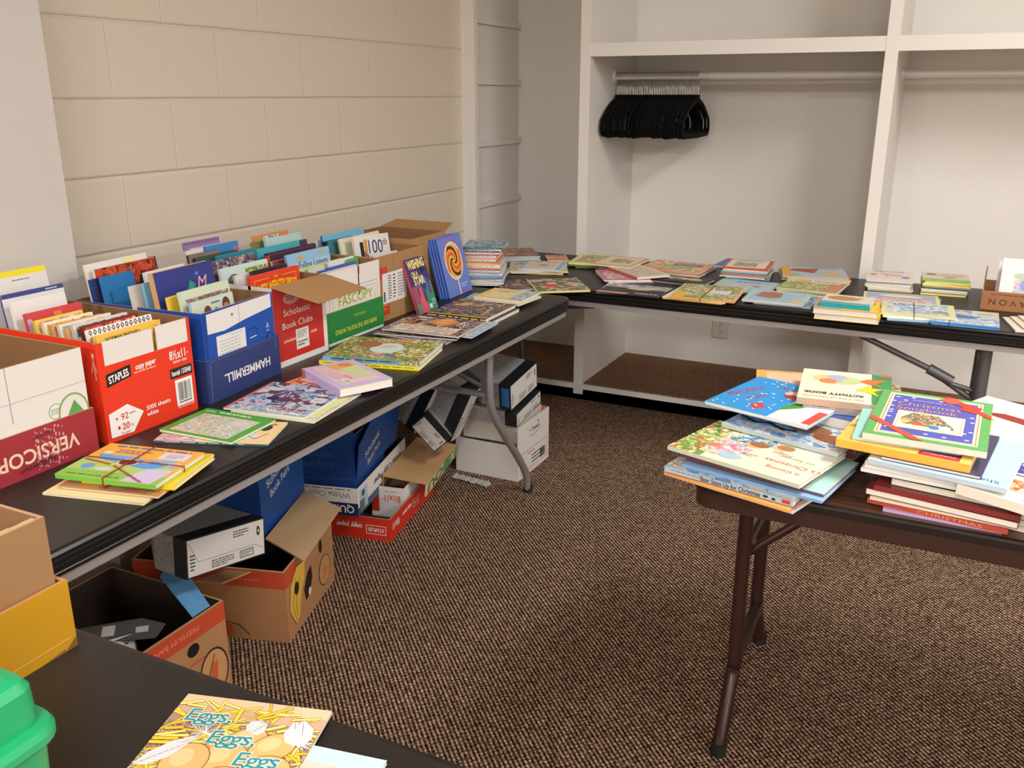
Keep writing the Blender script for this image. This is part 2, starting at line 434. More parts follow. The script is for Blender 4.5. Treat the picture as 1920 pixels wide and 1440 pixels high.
def carpet_mat(name, dark, mid, light, plain=False):
    m, nt, b, N, L = nodes(name)
    tc = N('ShaderNodeTexCoord'); mp = N('ShaderNodeMapping'); mp.inputs['Rotation'].default_value = (0, 0, R(-45)); L(tc.outputs['Object'], mp.inputs[0])
    nz = N('ShaderNodeTexNoise'); nz.inputs['Scale'].default_value = 150; L(mp.outputs[0], nz.inputs['Vector'])
    sc = N('ShaderNodeVectorMath'); sc.operation = 'SCALE'; sc.inputs['Scale'].default_value = 0.0065; L(nz.outputs['Color'], sc.inputs[0])
    ad = N('ShaderNodeVectorMath'); L(mp.outputs[0], ad.inputs[0]); L(sc.outputs[0], ad.inputs[1])
    sp = N('ShaderNodeSeparateXYZ'); L(ad.outputs[0], sp.inputs[0])
    def sine(out, period, ph=None):
        a = N('ShaderNodeMath'); a.operation = 'MULTIPLY'; a.inputs[1].default_value = 2 * math.pi / period; L(out, a.inputs[0])
        src = a.outputs[0]
        if ph is not None:
            q = N('ShaderNodeMath'); L(src, q.inputs[0]); L(ph, q.inputs[1]); src = q.outputs[0]
        s = N('ShaderNodeMath'); s.operation = 'SINE'; L(src, s.inputs[0])
        r = N('ShaderNodeMath'); r.operation = 'MULTIPLY_ADD'; r.inputs[1].default_value = 0.5; r.inputs[2].default_value = 0.5; L(s.outputs[0], r.inputs[0])
        return r.outputs[0]
    rows = sine(sp.outputs['X'], 0.0112)
    jit = N('ShaderNodeTexNoise'); jit.inputs['Scale'].default_value = 45; L(mp.outputs[0], jit.inputs['Vector'])
    jm = N('ShaderNodeMath'); jm.operation = 'MULTIPLY'; jm.inputs[1].default_value = 9.0; L(jit.outputs['Fac'], jm.inputs[0])
    beads = sine(sp.outputs['Y'], 0.0125, jm.outputs[0])
    mu = N('ShaderNodeMath'); mu.operation = 'MULTIPLY'; 
    be = N('ShaderNodeMath'); be.operation = 'MULTIPLY_ADD'; be.inputs[1].default_value = 0.4; be.inputs[2].default_value = 0.6; L(beads, be.inputs[0])
    L(rows, mu.inputs[0]); L(be.outputs[0], mu.inputs[1])
    big = N('ShaderNodeTexNoise'); big.inputs['Scale'].default_value = 190; big.inputs['Detail'].default_value = 2; L(mp.outputs[0], big.inputs['Vector'])
    yarn = N('ShaderNodeTexVoronoi'); yarn.inputs['Scale'].default_value = 150; L(mp.outputs[0], yarn.inputs['Vector'])
    yc = N('ShaderNodeSeparateColor'); L(yarn.outputs['Color'], yc.inputs[0])
    f = N('ShaderNodeMath'); f.operation = 'MULTIPLY_ADD'; f.inputs[1].default_value = 0.62
    off = N('ShaderNodeMath'); off.operation = 'MULTIPLY_ADD'; off.inputs[1].default_value = 0.62; off.inputs[2].default_value = -0.21; L(big.outputs['Fac'], off.inputs[0])
    L(mu.outputs[0], f.inputs[0]); L(off.outputs[0], f.inputs[2])
    f2 = N('ShaderNodeMath'); f2.operation = 'MULTIPLY_ADD'; f2.inputs[1].default_value = 0.28; L(yc.outputs[0], f2.inputs[0]); L(f.outputs[0], f2.inputs[2])
    rp = N('ShaderNodeValToRGB'); e = rp.color_ramp.elements
    e[0].position = 0.22; e[0].color = (*lin(dark), 1); e[1].position = 0.95; e[1].color = (*lin(light), 1)
    x = e.new(0.52); x.color = (*lin(mid), 1)
    L(f2.outputs[0], rp.inputs[0])
    hu = N('ShaderNodeTexNoise'); hu.inputs['Scale'].default_value = 30; hu.inputs['Detail'].default_value = 3; L(mp.outputs[0], hu.inputs['Vector'])
    hr = N('ShaderNodeValToRGB'); he = hr.color_ramp.elements; he[0].position = 0.4; he[0].color = (1.0, 0.91, 0.88, 1); he[1].position = 0.62; he[1].color = (1.0, 0.97, 0.84, 1)
    L(hu.outputs['Fac'], hr.inputs[0])
    mx = N('ShaderNodeMix'); mx.data_type = 'RGBA'; mx.blend_type = 'MULTIPLY'; mx.inputs[0].default_value = 1; L(rp.outputs[0], mx.inputs[6]); L(hr.outputs[0], mx.inputs[7])
    L(mx.outputs[2], b.inputs['Base Color']); b.inputs['Roughness'].default_value = 0.95; b.inputs['Specular IOR Level'].default_value = 0.1
    bp = N('ShaderNodeBump'); bp.inputs['Strength'].default_value = 0.6; bp.inputs['Distance'].default_value = 0.003
    L(f2.outputs[0], bp.inputs['Height']); L(bp.outputs[0], b.inputs['Normal'])
    return m

WALL = paint_mat('closet_paint', (232, 227, 220))
WHITE = paint_mat('white_trim_paint', (230, 225, 217), rough=0.4)
ROOM = paint_mat('room_paint', (228, 222, 212))
CARPET = carpet_mat('loop_carpet', (32, 19, 14), (102, 79, 66), (214, 186, 160))
def shag_mat():
    m, nt, b, N, L = nodes('closet_carpet')
    tc = N('ShaderNodeTexCoord'); n = N('ShaderNodeTexNoise'); n.inputs['Scale'].default_value = 170; n.inputs['Detail'].default_value = 4; n.inputs['Roughness'].default_value = .75; L(tc.outputs['Object'], n.inputs['Vector'])
    rp = N('ShaderNodeValToRGB'); e = rp.color_ramp.elements; e[0].position = .34; e[0].color = (*lin((66, 44, 34)), 1); e[1].position = .70; e[1].color = (*lin((176, 136, 104)), 1)
    L(n.outputs['Fac'], rp.inputs[0]); L(rp.outputs[0], b.inputs['Base Color']); b.inputs['Roughness'].default_value = .95; b.inputs['Specular IOR Level'].default_value = .1
    bp = N('ShaderNodeBump'); bp.inputs['Strength'].default_value = .8; bp.inputs['Distance'].default_value = .006; L(n.outputs['Fac'], bp.inputs['Height']); L(bp.outputs[0], b.inputs['Normal'])
    return m
SHAG = shag_mat()
BLACKV = mat((24, 22, 22), 0.6)

f = MB(); f.box(WX, 7.6, -6.0, YF + 0.1, -0.05, 0, CARPET); struct('floor', f)
f = MB(); f.box(WX - .1, 7.7, -6.1, YB + .1, CEIL, CEIL + .05, mat((236, 230, 218), 0.8)); struct('ceiling', f)
f = MB(); f.box(WX - .1, WX, -6.0, YF, 0, CEIL, block_mat()); struct('wall_left', f)
f = MB(); f.box(WX, 7.6, YB, YB + .1, 0, CEIL, WALL); struct('wall_back', f)
f = MB(); f.box(7.6, 7.7, -6.0, YB, 0, CEIL, ROOM); struct('wall_right', f)
f = MB(); f.box(WX, 7.6, -6.1, -6.0, 0, CEIL, ROOM); struct('wall_front', f)
# pilaster that stands out of the block wall
f = MB(); f.box(WX, 0.0, 1.3, 1.655, 0, CEIL, paint_mat('pilaster_paint', (208, 202, 195))); struct('wall_pilaster', f)

# closet: side wall, partitions, carpeted plinth, shelves, rods
f = MB(); f.box(WX - .1, WX, YF, YB + .1, 0, CEIL, WALL); struct('wall_closet_side', f)
f = MB(); f.box(WX, -0.108, YF - 0.004, YF + 0.03, 0, CEIL, WHITE); struct('trim_1', f)
f = MB(); f.box(.452, .497, YF, YB, 0.03, CEIL, WALL); f.box(.447, .497, YF - 0.008, YF, 0.03, CEIL, WHITE); struct('partition_1', f)
f = MB(); f.box(1.752, 1.798, YF, YB, 0.03, CEIL, WALL); f.box(1.752, 1.801, YF - 0.008, YF, 0.03, CEIL, WHITE); struct('partition_2', f)
f = MB(); f.box(3.30, 3.345, YF, YB, 0.03, CEIL, WALL); struct('partition_3', f)
f = MB()
r_ = random.Random(3)
def ragged(x0, x1):
    # carpet laid on the plinth with an uneven cut front edge
    pts = [(x1, YB), (x0, YB)]; x = x0
    while x < x1:
        pts.append((x, YF - 0.006 + r_.uniform(0, .012))); x += 0.013
    pts.append((x1, YF)); return pts
for a, b_ in ((WX, .452), (.497, 1.752), (1.798, 3.30), (3.345, 7.6)):
    f = MB(); f.prism(ragged(a + .001, b_ - .001), 0.078, 0.09, SHAG); struct('floor_closet', f)
f = MB(); f.box(WX, 7.6, YF, YB, 0.0, 0.077, BLACKV)
f.box(-.18, 7.6, YF - .012, YF - .0005, 0.058, 0.084, WHITE); struct('trim_2', f)
f = MB(); f.box(WX + .001, 7.6, YF + .0, YF + .004, .0, .058, BLACKV); struct('baseboard_back', f)
for a, b_ in ((.497, 1.752), (1.798, 3.30)):
    f = MB(); f.box(a, b_, YF + .004, YB - .001, 1.69, 1.708, WHITE); f.box(a, b_, YF - .006, YF + .014, 1.652, 1.709, WHITE)
    tag(f.build('closet_shelf'), 'white closet shelf above the ' + ('rod with the black hangers' if a < 1 else 'bare rod at the right'), 'shelf', 'closet shelves')
for i, z in enumerate((1.838, 1.549, 1.243, 0.932)):
    f = MB(); f.box(WX, WX + .018, YF + .03, YB - .004, z - .014, z + .014, WALL)
    tag(f.build('shelf_cleat'), ('topmost', 'second from top', 'third from top', 'lowest visible')[i] + ' painted shelf cleat on the closet side wall', 'shelf cleat', 'shelf cleats on closet side wall')
def rod(a, b_, lab):
    t = thing('closet_rod', lab, 'closet rod', TR(a, 4.43, 1.57), 'closet rods')
    mb = MB(); mb.tube([(0.004, 0, 0), (b_ - a - .004, 0, 0)], .0165, mat((208, 202, 195), .35), 14); mb.build('rod', t)
    if a < 1:
        mb = MB(); mb.tube([(.47, 0, 0), (b_ - a - .004, 0, 0)], .0185, mat((214, 208, 200), .35), 14); mb.build('sleeve', t)
    for x in (0.0, b_ - a - .012):
        mb = MB(); mb.tube([(x, 0, 0), (x + .012, 0, 0)], .03, mat((216, 210, 202), .4), 14); mb.build('flange', t)
rod(.497, 1.752, 'white closet rod holding the black hangers')
rod(1.798, 3.30, 'bare white closet rod at the right of the closet')

# outlet on the closet back wall
t = thing('electrical_outlet', 'beige electrical outlet low on the closet back wall', 'outlet', TR(1.03, YB, .295))
mb = MB(); mb.box(-.042, .042, -.006, 0, -.055, .055, mat((216, 208, 196), .35)); mb.build('cover_plate', t)
for z in (-.024, .024):
    mb = MB(); P = [(-.017 + .034 * (i in (1, 2)), -.014 + .028 * (i > 1)) for i in range(4)]
    F = basis((0, -.006, z), (1, 0, 0), (0, 0, 1), (0, -1, 0))
    mb.prism([(.017 * math.cos(a * math.pi / 8), .015 * math.sin(a * math.pi / 8)) for a in range(16)], 0, .002, mat((222, 214, 202), .35), F)
    mb.ops(basis((0, -.008, z), (1, 0, 0), (0, 0, 1), (0, -1, 0)), [('rect', -.008, -.001, -.005, .008, (40, 38, 36)), ('rect', .005, -.001, .008, .008, (40, 38, 36)), ('ell', 0, -.008, .003, .003, (40, 38, 36))])
    mb.build('socket', t)

# ceiling light fixtures around the lamps
em = bpy.data.materials.new('diffuser_glow'); em.use_nodes = True
em.node_tree.nodes['Principled BSDF'].inputs['Emission Color'].default_value = (1, .95, .86, 1)
em.node_tree.nodes['Principled BSDF'].inputs['Emission Strength'].default_value = 2.0
for i, (lx, ly) in enumerate(LAMPS):
    t = thing('ceiling_light', 'recessed fluorescent troffer in the ceiling', 'light', TR(lx, ly, CEIL), 'ceiling troffers')
    mb = MB()
    for a in ((-.31, .31, -.61, -.58), (-.31, .31, .58, .61), (-.31, -.28, -.58, .58), (.28, .31, -.58, .58)): mb.box(a[0], a[1], a[2], a[3], -.02, -.001, mat((240, 238, 232), .4))
    mb.build('frame', t)
    mb = MB(); mb.box(-.28, .28, -.58, .58, -.012, -.002, em); mb.build('diffuser', t)

# ------------------------------------------------------------ hangers
VELVET = mat((14, 13, 15), 0.9, 0, 0.2); CHROME = mat((190, 186, 180), 0.25, 1.0)
def hanger_parts():
    # local: y across the shoulders, z up, origin on the rod's axis
    fr = MB(); hk = MB(); zt = -.085
    half = []
    for i in range(9):
        a = i / 8; half.append((.012 + .19 * a, zt - .02 - .035 * a - .06 * a * a))
    right = half + [(.208, zt - .135), (.210, zt - .155), (.200, zt - .172), (.185, zt - .178)]
    top = [(0, zt - .012)] + right + [(0, zt - .185)]
    loop = [(-y, z) for y, z in reversed(right)]
    pts = [(0, y, z) for y, z in ([(0, zt - .012)] + right + [(0, zt - .185)] + [(-y, z) for y, z in reversed(right)])]
    fr.tube(pts, .0026, VELVET, 6, closed=True, flat=4.6)
    for p in ((0, 0, 0),): fr.box(-.0028, .0028, -.02, .02, zt - .03, zt + .004, VELVET)
    hp = [(0, 0, zt)] + [(0, 0, zt + .04)] + [(0, .0215 * math.sin(R(a)), .001 + .0215 * -math.cos(R(a)) * 1.0) for a in range(20, 300, 28)]
    hk.tube(hp, .0017, CHROME, 6)
    return fr, hk
fr, hk = hanger_parts()
h0 = thing('velvet_hanger', 'slim black velvet hanger with chrome hook on the closet rod', 'hanger', TR(.52, 4.43, 1.567), 'black hangers on the closet rod')
fo = fr.build('hanger_frame', h0); ho = hk.build('hook', h0)
ho['label'] = 'chrome hook'
r_ = random.Random(11); NH = 48
for i in range(NH):
    if i == 0: h = h0
    else:
        h = h0.copy(); C.objects.link(h)
        for ch in (fo, ho):
            c = ch.copy(); c.parent = h; C.objects.link(c)
    a = i / (NH - 1)
    h.matrix_world = TR(.512 + .405 * a, 4.43, 1.567) @ Matrix.Rotation(R(3 * math.sin(i * .12)), 4, 'Z') @ Matrix.Rotation(R(r_.uniform(-2.5, 2.5)), 4, 'X')

# ------------------------------------------------------------ folding tables
def rring(x0, x1, y0, y1, r, ins, n=6):
    out = []; x0 += ins; x1 -= ins; y0 += ins; y1 -= ins; r = max(r - ins, .004)
    for cx, cy, a0 in ((x1 - r, y1 - r, 0), (x0 + r, y1 - r, 90), (x0 + r, y0 + r, 180), (x1 - r, y0 + r, 270)):
        for i in range(n + 1):
            a = R(a0 + 90 * i / n); out.append((cx + r * math.cos(a), cy + r * math.sin(a)))
    return out
def slab(mb, x0, x1, y0, y1, r, prof, mats):
    rings = [rring(x0, x1, y0, y1, r, ins) for ins, z in prof]; n = len(rings[0])
    vs = [(p[0], p[1], prof[i][1]) for i, ring in enumerate(rings) for p in ring]
    base = len(mb.v)
    mb.add(vs[:n], [tuple(range(n))], mats[0])
    for i in range(len(prof) - 1):
        mb.add(vs[i*n:(i+2)*n], [(n + q, n + (q + 1) % n, (q + 1) % n, q) for q in range(n)], mats[1])
    mb.add(vs[-n:], [tuple(reversed(range(n)))], mats[1])

def plastic_top():
    m, nt, b, N, L = nodes('black_table_plastic')
    tc = N('ShaderNodeTexCoord'); n = N('ShaderNodeTexNoise'); n.inputs['Scale'].default_value = 240; n.inputs['Detail'].default_value = 2
    L(tc.outputs['Object'], n.inputs['Vector']); bp = N('ShaderNodeBump'); bp.inputs['Strength'].default_value = .12; bp.inputs['Distance'].default_value = .001
    L(n.outputs['Fac'], bp.inputs['Height']); L(bp.outputs[0], b.inputs['Normal'])
    b.inputs['Base Color'].default_value = (*lin((34, 29, 27)), 1); b.inputs['Roughness'].default_value = .42
    # crumbs and lint
    v = N('ShaderNodeTexVoronoi'); v.inputs['Scale'].default_value = 26; L(tc.outputs['Object'], v.inputs['Vector'])
    lt = N('ShaderNodeMath'); lt.operation = 'LESS_THAN'; lt.inputs[1].default_value = .028; L(v.outputs['Distance'], lt.inputs[0])
    mx = N('ShaderNodeMix'); mx.data_type = 'RGBA'; mx.inputs[6].default_value = (*lin((34, 29, 27)), 1); mx.inputs[7].default_value = (*lin((120, 116, 110)), 1)
    L(lt.outputs[0], mx.inputs[0]); L(mx.outputs[2], b.inputs['Base Color'])
    return m
TOPM = plastic_top(); RIM = mat((20, 18, 18), .32); STEEL = mat((176, 172, 172), .36, .5); DSTEEL = mat((78, 72, 72), .45, .3)
PROF = [(0.012, .74), (0.004, .738), (0, .733), (.002, .727), (.0045, .7255), (.0015, .723), (.0015, .716), (.0045, .7145), (.0015, .712), (.002, .702), (.005, .7005), (.003, .698), (.006, .69)]
def folding_table(name, label, x0, x1, y0, y1, T, legs, bars=(), braces=(), r=.05, rail=STEEL):
    t = thing(name, label, 'folding table', T, 'black folding tables')
    mb = MB(); slab(mb, x0, x1, y0, y1, r, PROF, (TOPM, RIM)); mb.build('tabletop', t)
    mb = MB()
    ring_o = rring(x0, x1, y0, y1, r, .012); ring_i = rring(x0, x1, y0, y1, r, .04); n = len(ring_o)
    vs = [(x, y, z) for z in (.6895, .668) for x, y in ring_o] + [(x, y, z) for z in (.6895, .668) for x, y in ring_i]
    fs = []
    for q in range(n):
        k = (q + 1) % n
        fs += [(n + q, n + k, k, q), (2*n + q, 2*n + k, 3*n + k, 3*n + q), (n + q, 3*n + q, 3*n + k, n + k), (q, k, 2*n + k, 2*n + q)]
    mb.add(vs, fs, rail); mb.build('rail', t)
    for L_ in legs:
        mb = MB(); mb.tube(L_[0], L_[1], L_[2], 12)
        lg = mb.build('leg', t)
        ft = Vector(L_[0][-1]); mb = MB(); mb.tube([(ft.x, ft.y, .0), (ft.x, ft.y, .035)], L_[1] + .003, mat((28, 26, 26), .6), 12); mb.build('foot_cap', lg)
    for a, b_, rr, m in bars:
        mb = MB(); mb.tube([a, b_], rr, m, 10); mb.build('crossbar', t)
    for pts, rr, m in braces:
        mb = MB(); mb.tube(pts, rr, m, 8); mb.build('brace', t)
    return t
def curve(pts, n=6):
    # Catmull-Rom through the points
    P = [Vector(p) for p in pts]; P = [P[0] * 2 - P[1]] + P + [P[-1] * 2 - P[-2]]; out = []
    for i in range(1, len(P) - 2):
        for k in range(n):
            t = k / n; a, b_, c, d = P[i-1], P[i], P[i+1], P[i+2]
            out.append(.5 * ((2*b_) + (c - a)*t + (2*a - 5*b_ + 4*c - d)*t*t + (3*b_ - a - 3*c + d)*t**3))
    out.append(P[-2]); return out
def bent_leg(x, ya, yb, flip=1): return curve([(x, ya, .665), (x, ya, .52), (x, ya + .02*flip, .43), (x, ya + .12*flip, .30), (x, ya + .235*flip, .17), (x, ya + .30*flip, .08), (x, ya + .32*flip, .0)])
GT = mat((168, 166, 168), .32, .6); GT2 = mat((96, 92, 92), .45, .4)
folding_table('folding_table', 'long black folding table carrying the row of book cartons along the block wall', .04, .80, .775, 3.215, None,
    [(bent_leg(.729, 2.645, 0), .0145, GT), (bent_leg(.12, 2.645, 0), .0145, GT), (bent_leg(.729, 0.93, 0, -1), .0145, GT), (bent_leg(.12, 0.93, 0, -1), .0145, GT)],
    [((.12, 2.65, .493), (.729, 2.65, .493), .0115, GT), ((.12, .93, .493), (.729, .93, .493), .0115, GT)],
    [([(.66, 2.42, .665), (.70, 2.63, .53)], .008, GT2), ([(.42, 1.15, .665), (.42, .93, .5)], .009, GT2)])
TB = TR(0, 0, 0) 
folding_table('folding_table', 'black folding table of loose picture books in front of the closet', 0, 2.44, 0, .755, TR(.06, 3.355, 0, R(-.6)),
    [([(2.19, .065, .667), (2.19, .065, .3), (2.19, .065, 0)], .0215, GT2), ([(2.19, .69, .667), (2.19, .69, 0)], .0215, GT2), ([(.07, .13, .667), (.14, .13, 0)], .0175, GT2), ([(.07, .69, .667), (.14, .69, 0)], .0175, GT2)],
    [((2.19, .065, .49), (2.19, .69, .49), .012, GT2), ((.09, .13, .49), (.09, .69, .49), .012, GT2)],
    [([(1.78, .07, .662), (2.02, .07, .567), (2.185, .085, .46)], .011, GT2), ([(.75, .07, .662), (.4, .07, .62), (.10, .14, .56)], .011, GT2), ([(2.02, .07, .567), (2.10, .07, .53)], .019, GT2), ([(2.10, .072, .52), (2.185, .08, .5)], .009, GT2)], rail=STEEL)
folding_table('folding_table', 'black folding table nearest the camera with the egg book', -.1, 2.34, 0, .755, TR(0, .012, 0),
    [([(2.2, .1, .667), (2.2, .1, 0)], .0145, GT), ([(2.2, .66, .667), (2.2, .66, 0)], .0145, GT), ([(0, .1, .667), (0, .1, 0)], .0145, GT), ([(0, .66, .667), (0, .66, 0)], .0145, GT)],
    [((2.2, .1, .49), (2.2, .66, .49), .0115, GT), ((0, .1, .49), (0, .66, .49), .0115, GT)])

# brown wood-top table
def wood_mat():
    m, nt, b, N, L = nodes('walnut_laminate')
    tc = N('ShaderNodeTexCoord'); mp = N('ShaderNodeMapping'); mp.inputs['Scale'].default_value = (1.2, 14, 1); L(tc.outputs['Object'], mp.inputs[0])
    n = N('ShaderNodeTexNoise'); n.inputs['Scale'].default_value = 5; n.inputs['Detail'].default_value = 7; n.inputs['Distortion'].default_value = .8; L(mp.outputs[0], n.inputs['Vector'])
    rp = N('ShaderNodeValToRGB'); e = rp.color_ramp.elements; e[0].position = .3; e[0].color = (*lin((62, 40, 30)), 1); e[1].position = .7; e[1].color = (*lin((104, 70, 52)), 1)
    L(n.outputs['Fac'], rp.inputs[0]); L(rp.outputs[0], b.inputs['Base Color']); b.inputs['Roughness'].default_value = .34
    return m
WOODT = wood_mat(); BR = mat((52, 30, 24), .35); BRM = mat((58, 34, 28), .32, .3)
t = thing('wood_top_table', 'brown wood-grain folding table piled with Christmas books', 'folding table', TR(1.69, 1.685, 0))
mb = MB(); slab(mb, 0, 1.83, 0, .76, .05, [(.006, .74), (.001, .738), (0, .733), (0, .721), (.003, .719)], (WOODT, mat((26, 20, 18), .3))); mb.build('tabletop', t)
mb = MB(); slab(mb, .006, 1.824, .006, .754, .045, [(0, .7188), (0, .684)], (BR, BR)); mb.build('apron', t)
def flare(x, ya, yb): return curve([(x, ya, .6835), (x, ya, .45), (x, ya, .19), (x, ya + (yb-ya)*.15, .155), (x, yb - (yb-ya)*.12, .04), (x, yb, 0)], 4)
for x0_, ya, yb in ((.078, .24, .133), (.07, .53, .64), (1.75, .24, .133), (1.75, .53, .64)):
    mb = MB(); mb.tube(flare(x0_, ya, yb), .0165, BRM, 10); lg = mb.build('leg', t)
    mb = MB(); mb.tube([(x0_, yb, 0), (x0_, yb, .03)], .019, mat((26, 22, 22), .6), 10); mb.build('foot_cap', lg)
for x in (.075, 1.75):
    mb = MB(); mb.box(x - .012, x + .012, .26, .54, .165, .20, BRM); mb.build('crossbar', t)
    mb = MB(); mb.tube([(x, .27, .47), (x, .53, .47)], .010, BRM, 8); mb.build('crossbar', t)
    s = 1 if x < 1 else -1
    mb = MB(); mb.tube([(x + .26*s, .33, .682), (x + .01*s, .27, .47)], .011, BRM, 8); mb.build('brace', t)

# measured covers: centre x, y, top z, turn, width, height
Q = {
 'L1a': (0.6626, 1.1987, 0.772, 12.1, 0.2279, 0.1715),
 'L1b': (0.6506, 1.2066, 0.748, 13.5, 0.2224, 0.2561),
 'L1c': (0.6829, 1.2169, 0.762, 15.8, 0.2015, 0.1629),
 'L2a': (0.6209, 1.4872, 0.752, 2.8, 0.2078, 0.1412),
 'L2b': (0.6477, 1.4706, 0.747, 20.8, 0.278, 0.1429),
 'L3a': (0.6371, 1.715, 0.752, 7.8, 0.2275, 0.2231),
 'L3b': (0.6655, 1.72, 0.747, 6.6, 0.235, 0.2345),
 'L4a': (0.6854, 1.9011, 0.775, -26.5, 0.2284, 0.1555),
 'L4b': (0.6245, 1.8952, 0.755, -5.4, 0.1606, 0.1202),
 'L5': (0.6218, 2.1785, 0.765, 13.3, 0.2953, 0.2302),
 'L6a': (0.6026, 2.4984, 0.765, 3.7, 0.2767, 0.2121),
 'L6b': (0.5812, 2.4964, 0.75, 4.9, 0.2794, 0.2182),
 'L7': (0.6058, 2.7541, 0.77, 1.3, 0.2265, 0.245),
 'L8': (0.6103, 3.0245, 0.77, 0.4, 0.1976, 0.1741),
 'L10': (0.2153, 3.9158, 0.765, 34.6, 0.1866, 0.3108),
 'L11': (0.4709, 3.6611, 0.765, 20.6, 0.1611, 0.3044),
 'L11b': (0.4461, 3.6619, 0.755, 24.5, 0.2573, 0.296),
 'L12': (0.6694, 3.3602, 0.755, 35.1, 0.2176, 0.2463),
 'L13': (0.5074, 3.287, 0.75, 46.1, 0.1232, 0.1952),
 'B1': (0.4154, 3.9388, 0.75, 29.8, 0.0996, 0.1988),
 'B2': (0.608, 3.9016, 0.765, 8.5, 0.1626, 0.2909),
 'B3': (0.7626, 3.857, 0.775, 19.6, 0.1752, 0.2934),
 'B4': (0.8983, 3.7031, 0.77, 48.4, 0.1357, 0.3274),
 'B5': (0.8455, 3.6485, 0.755, 30.2, 0.1962, 0.3001),
 'B6': (1.0064, 3.9184, 0.76, -2.6, 0.2798, 0.2482),
 'B7': (1.0994, 3.6799, 0.752, -5.4, 0.2405, 0.1223),
 'B8': (0.9854, 3.4035, 0.748, -0.6, 0.2557, 0.1948),
 'B9': (1.2701, 3.4501, 0.755, 3.5, 0.2445, 0.3083),
 'B10': (1.3148, 3.9465, 0.79, 4.0, 0.1904, 0.2862),
 'B11': (1.361, 3.6696, 0.75, -1.2, 0.2347, 0.2284),
 'B12': (1.5252, 3.4823, 0.755, 0.2, 0.2213, 0.2009),
 'B13': (1.5737, 4.039, 0.76, 12.0, 0.2633, 0.2622),
 'B14': (1.6194, 3.7381, 0.765, -5.5, 0.2295, 0.3307),
 'B15': (1.7965, 3.3444, 0.78, 0.8, 0.2126, 0.237),
 'B15t': (1.793, 3.3375, 0.8, 8.5, 0.1647, 0.2045),
 'B16': (1.8842, 3.9414, 0.79, 3.6, 0.1736, 0.3054),
 'B17': (2.0879, 3.9493, 0.8, 3.4, 0.1702, 0.2396),
 'B18': (1.95, 3.6562, 0.75, 4.4, 0.2661, 0.2829),
 'B19': (2.0179, 3.4569, 0.765, 15.9, 0.2392, 0.2219),
 'B20': (2.1704, 3.4536, 0.75, 9.1, 0.213, 0.2624),
 'C1': (1.8101, 1.733, 0.812, -16.5, 0.2846, 0.1935),
 'C1b': (1.7975, 1.6917, 0.77, -12.1, 0.2708, 0.1078),
 'Fro': (1.8265, 1.9636, 0.86, -16.3, 0.2084, 0.2849),
 'Act': (1.937, 2.0559, 0.88, 5.4, 0.1909, 0.2211),
 'Ora': (1.8251, 2.1617, 0.86, 81.5, 0.1747, 0.1598),
 'Song': (2.119, 1.8723, 0.885, -5.3, 0.2077, 0.3486),
 'Eggs': (1.4101, 0.6828, 0.746, 18.9, 0.1997, 0.1216),
}
EGG_TL = (1.3022, 0.7108, 0)
EGG_TR = (1.4904, 0.7646, 0)

# ------------------------------------------------------------ cartons
KRAFT = mat((168, 126, 82), .75); KRAFT_IN = mat((138, 98, 62), .8); EDGE = mat((188, 148, 104), .85)
WHT = mat((226, 220, 214), .6); REDC = mat((226, 54, 22), .5); BLUEC = mat((20, 76, 168), .5); NAVY = mat((42, 58, 112), .5)
MAROON = mat((160, 44, 54), .55); GREENC = mat((38, 130, 62), .5); SCHRED = mat((196, 44, 40), .5); SBF = mat((22, 62, 128), .5); SBF2 = mat((26, 84, 156), .5)
def walls(mb, wy, dx, z0, z1, th, out, ins=None, edge=None, skip=(), zf=None, top=None):
    """open carton: width wy along Y, depth dx along X (front is +X)"""
    ins = ins or KRAFT_IN; edge = edge or EDGE; a, b_ = dx/2, wy/2
    def o(side): return out.get(side, out['*']) if isinstance(out, dict) else out
    if 'f' not in skip: mb.box(a - th, a, -b_, b_, z0, zf or z1, ins, faces={'+x': o('f'), '-x': ins, '+z': edge, '-z': edge, '+y': edge, '-y': o('l')})
    if 'b' not in skip: mb.box(-a, -a + th, -b_, b_, z0, z1, ins, faces={'-x': o('b'), '+x': ins, '+z': edge, '-z': edge, '+y': edge, '-y': o('l')})
    if 'l' not in skip: mb.box(-a + th, a - th, -b_, -b_ + th, z0, z1, ins, faces={'-y': o('l'), '+y': ins, '+z': edge, '-z': edge, '+x': edge, '-x': edge})
    if 'r' not in skip: mb.box(-a + th, a - th, b_ - th, b_, z0, z1, ins, faces={'+y': o('r'), '-y': ins, '+z': edge, '-z': edge, '+x': edge, '-x': edge})
    mb.box(-a + th, a - th, -b_ + th, b_ - th, z0, z0 + th, ins)
def front(dx, z=0, y=0): return basis((dx/2, y, z), (0,1,0), (0,0,1), (1,0,0))
def left(wy, z=0, x=0): return basis((x, -wy/2, z), (1,0,0), (0,0,1), (0,-1,0))
WK = (240, 236, 230)
# place: front plane x, y range
def at_front(xf, y0, y1, dx, z=.74, rz=0): return TR(xf - dx/2, (y0 + y1)/2, z, R(rz))

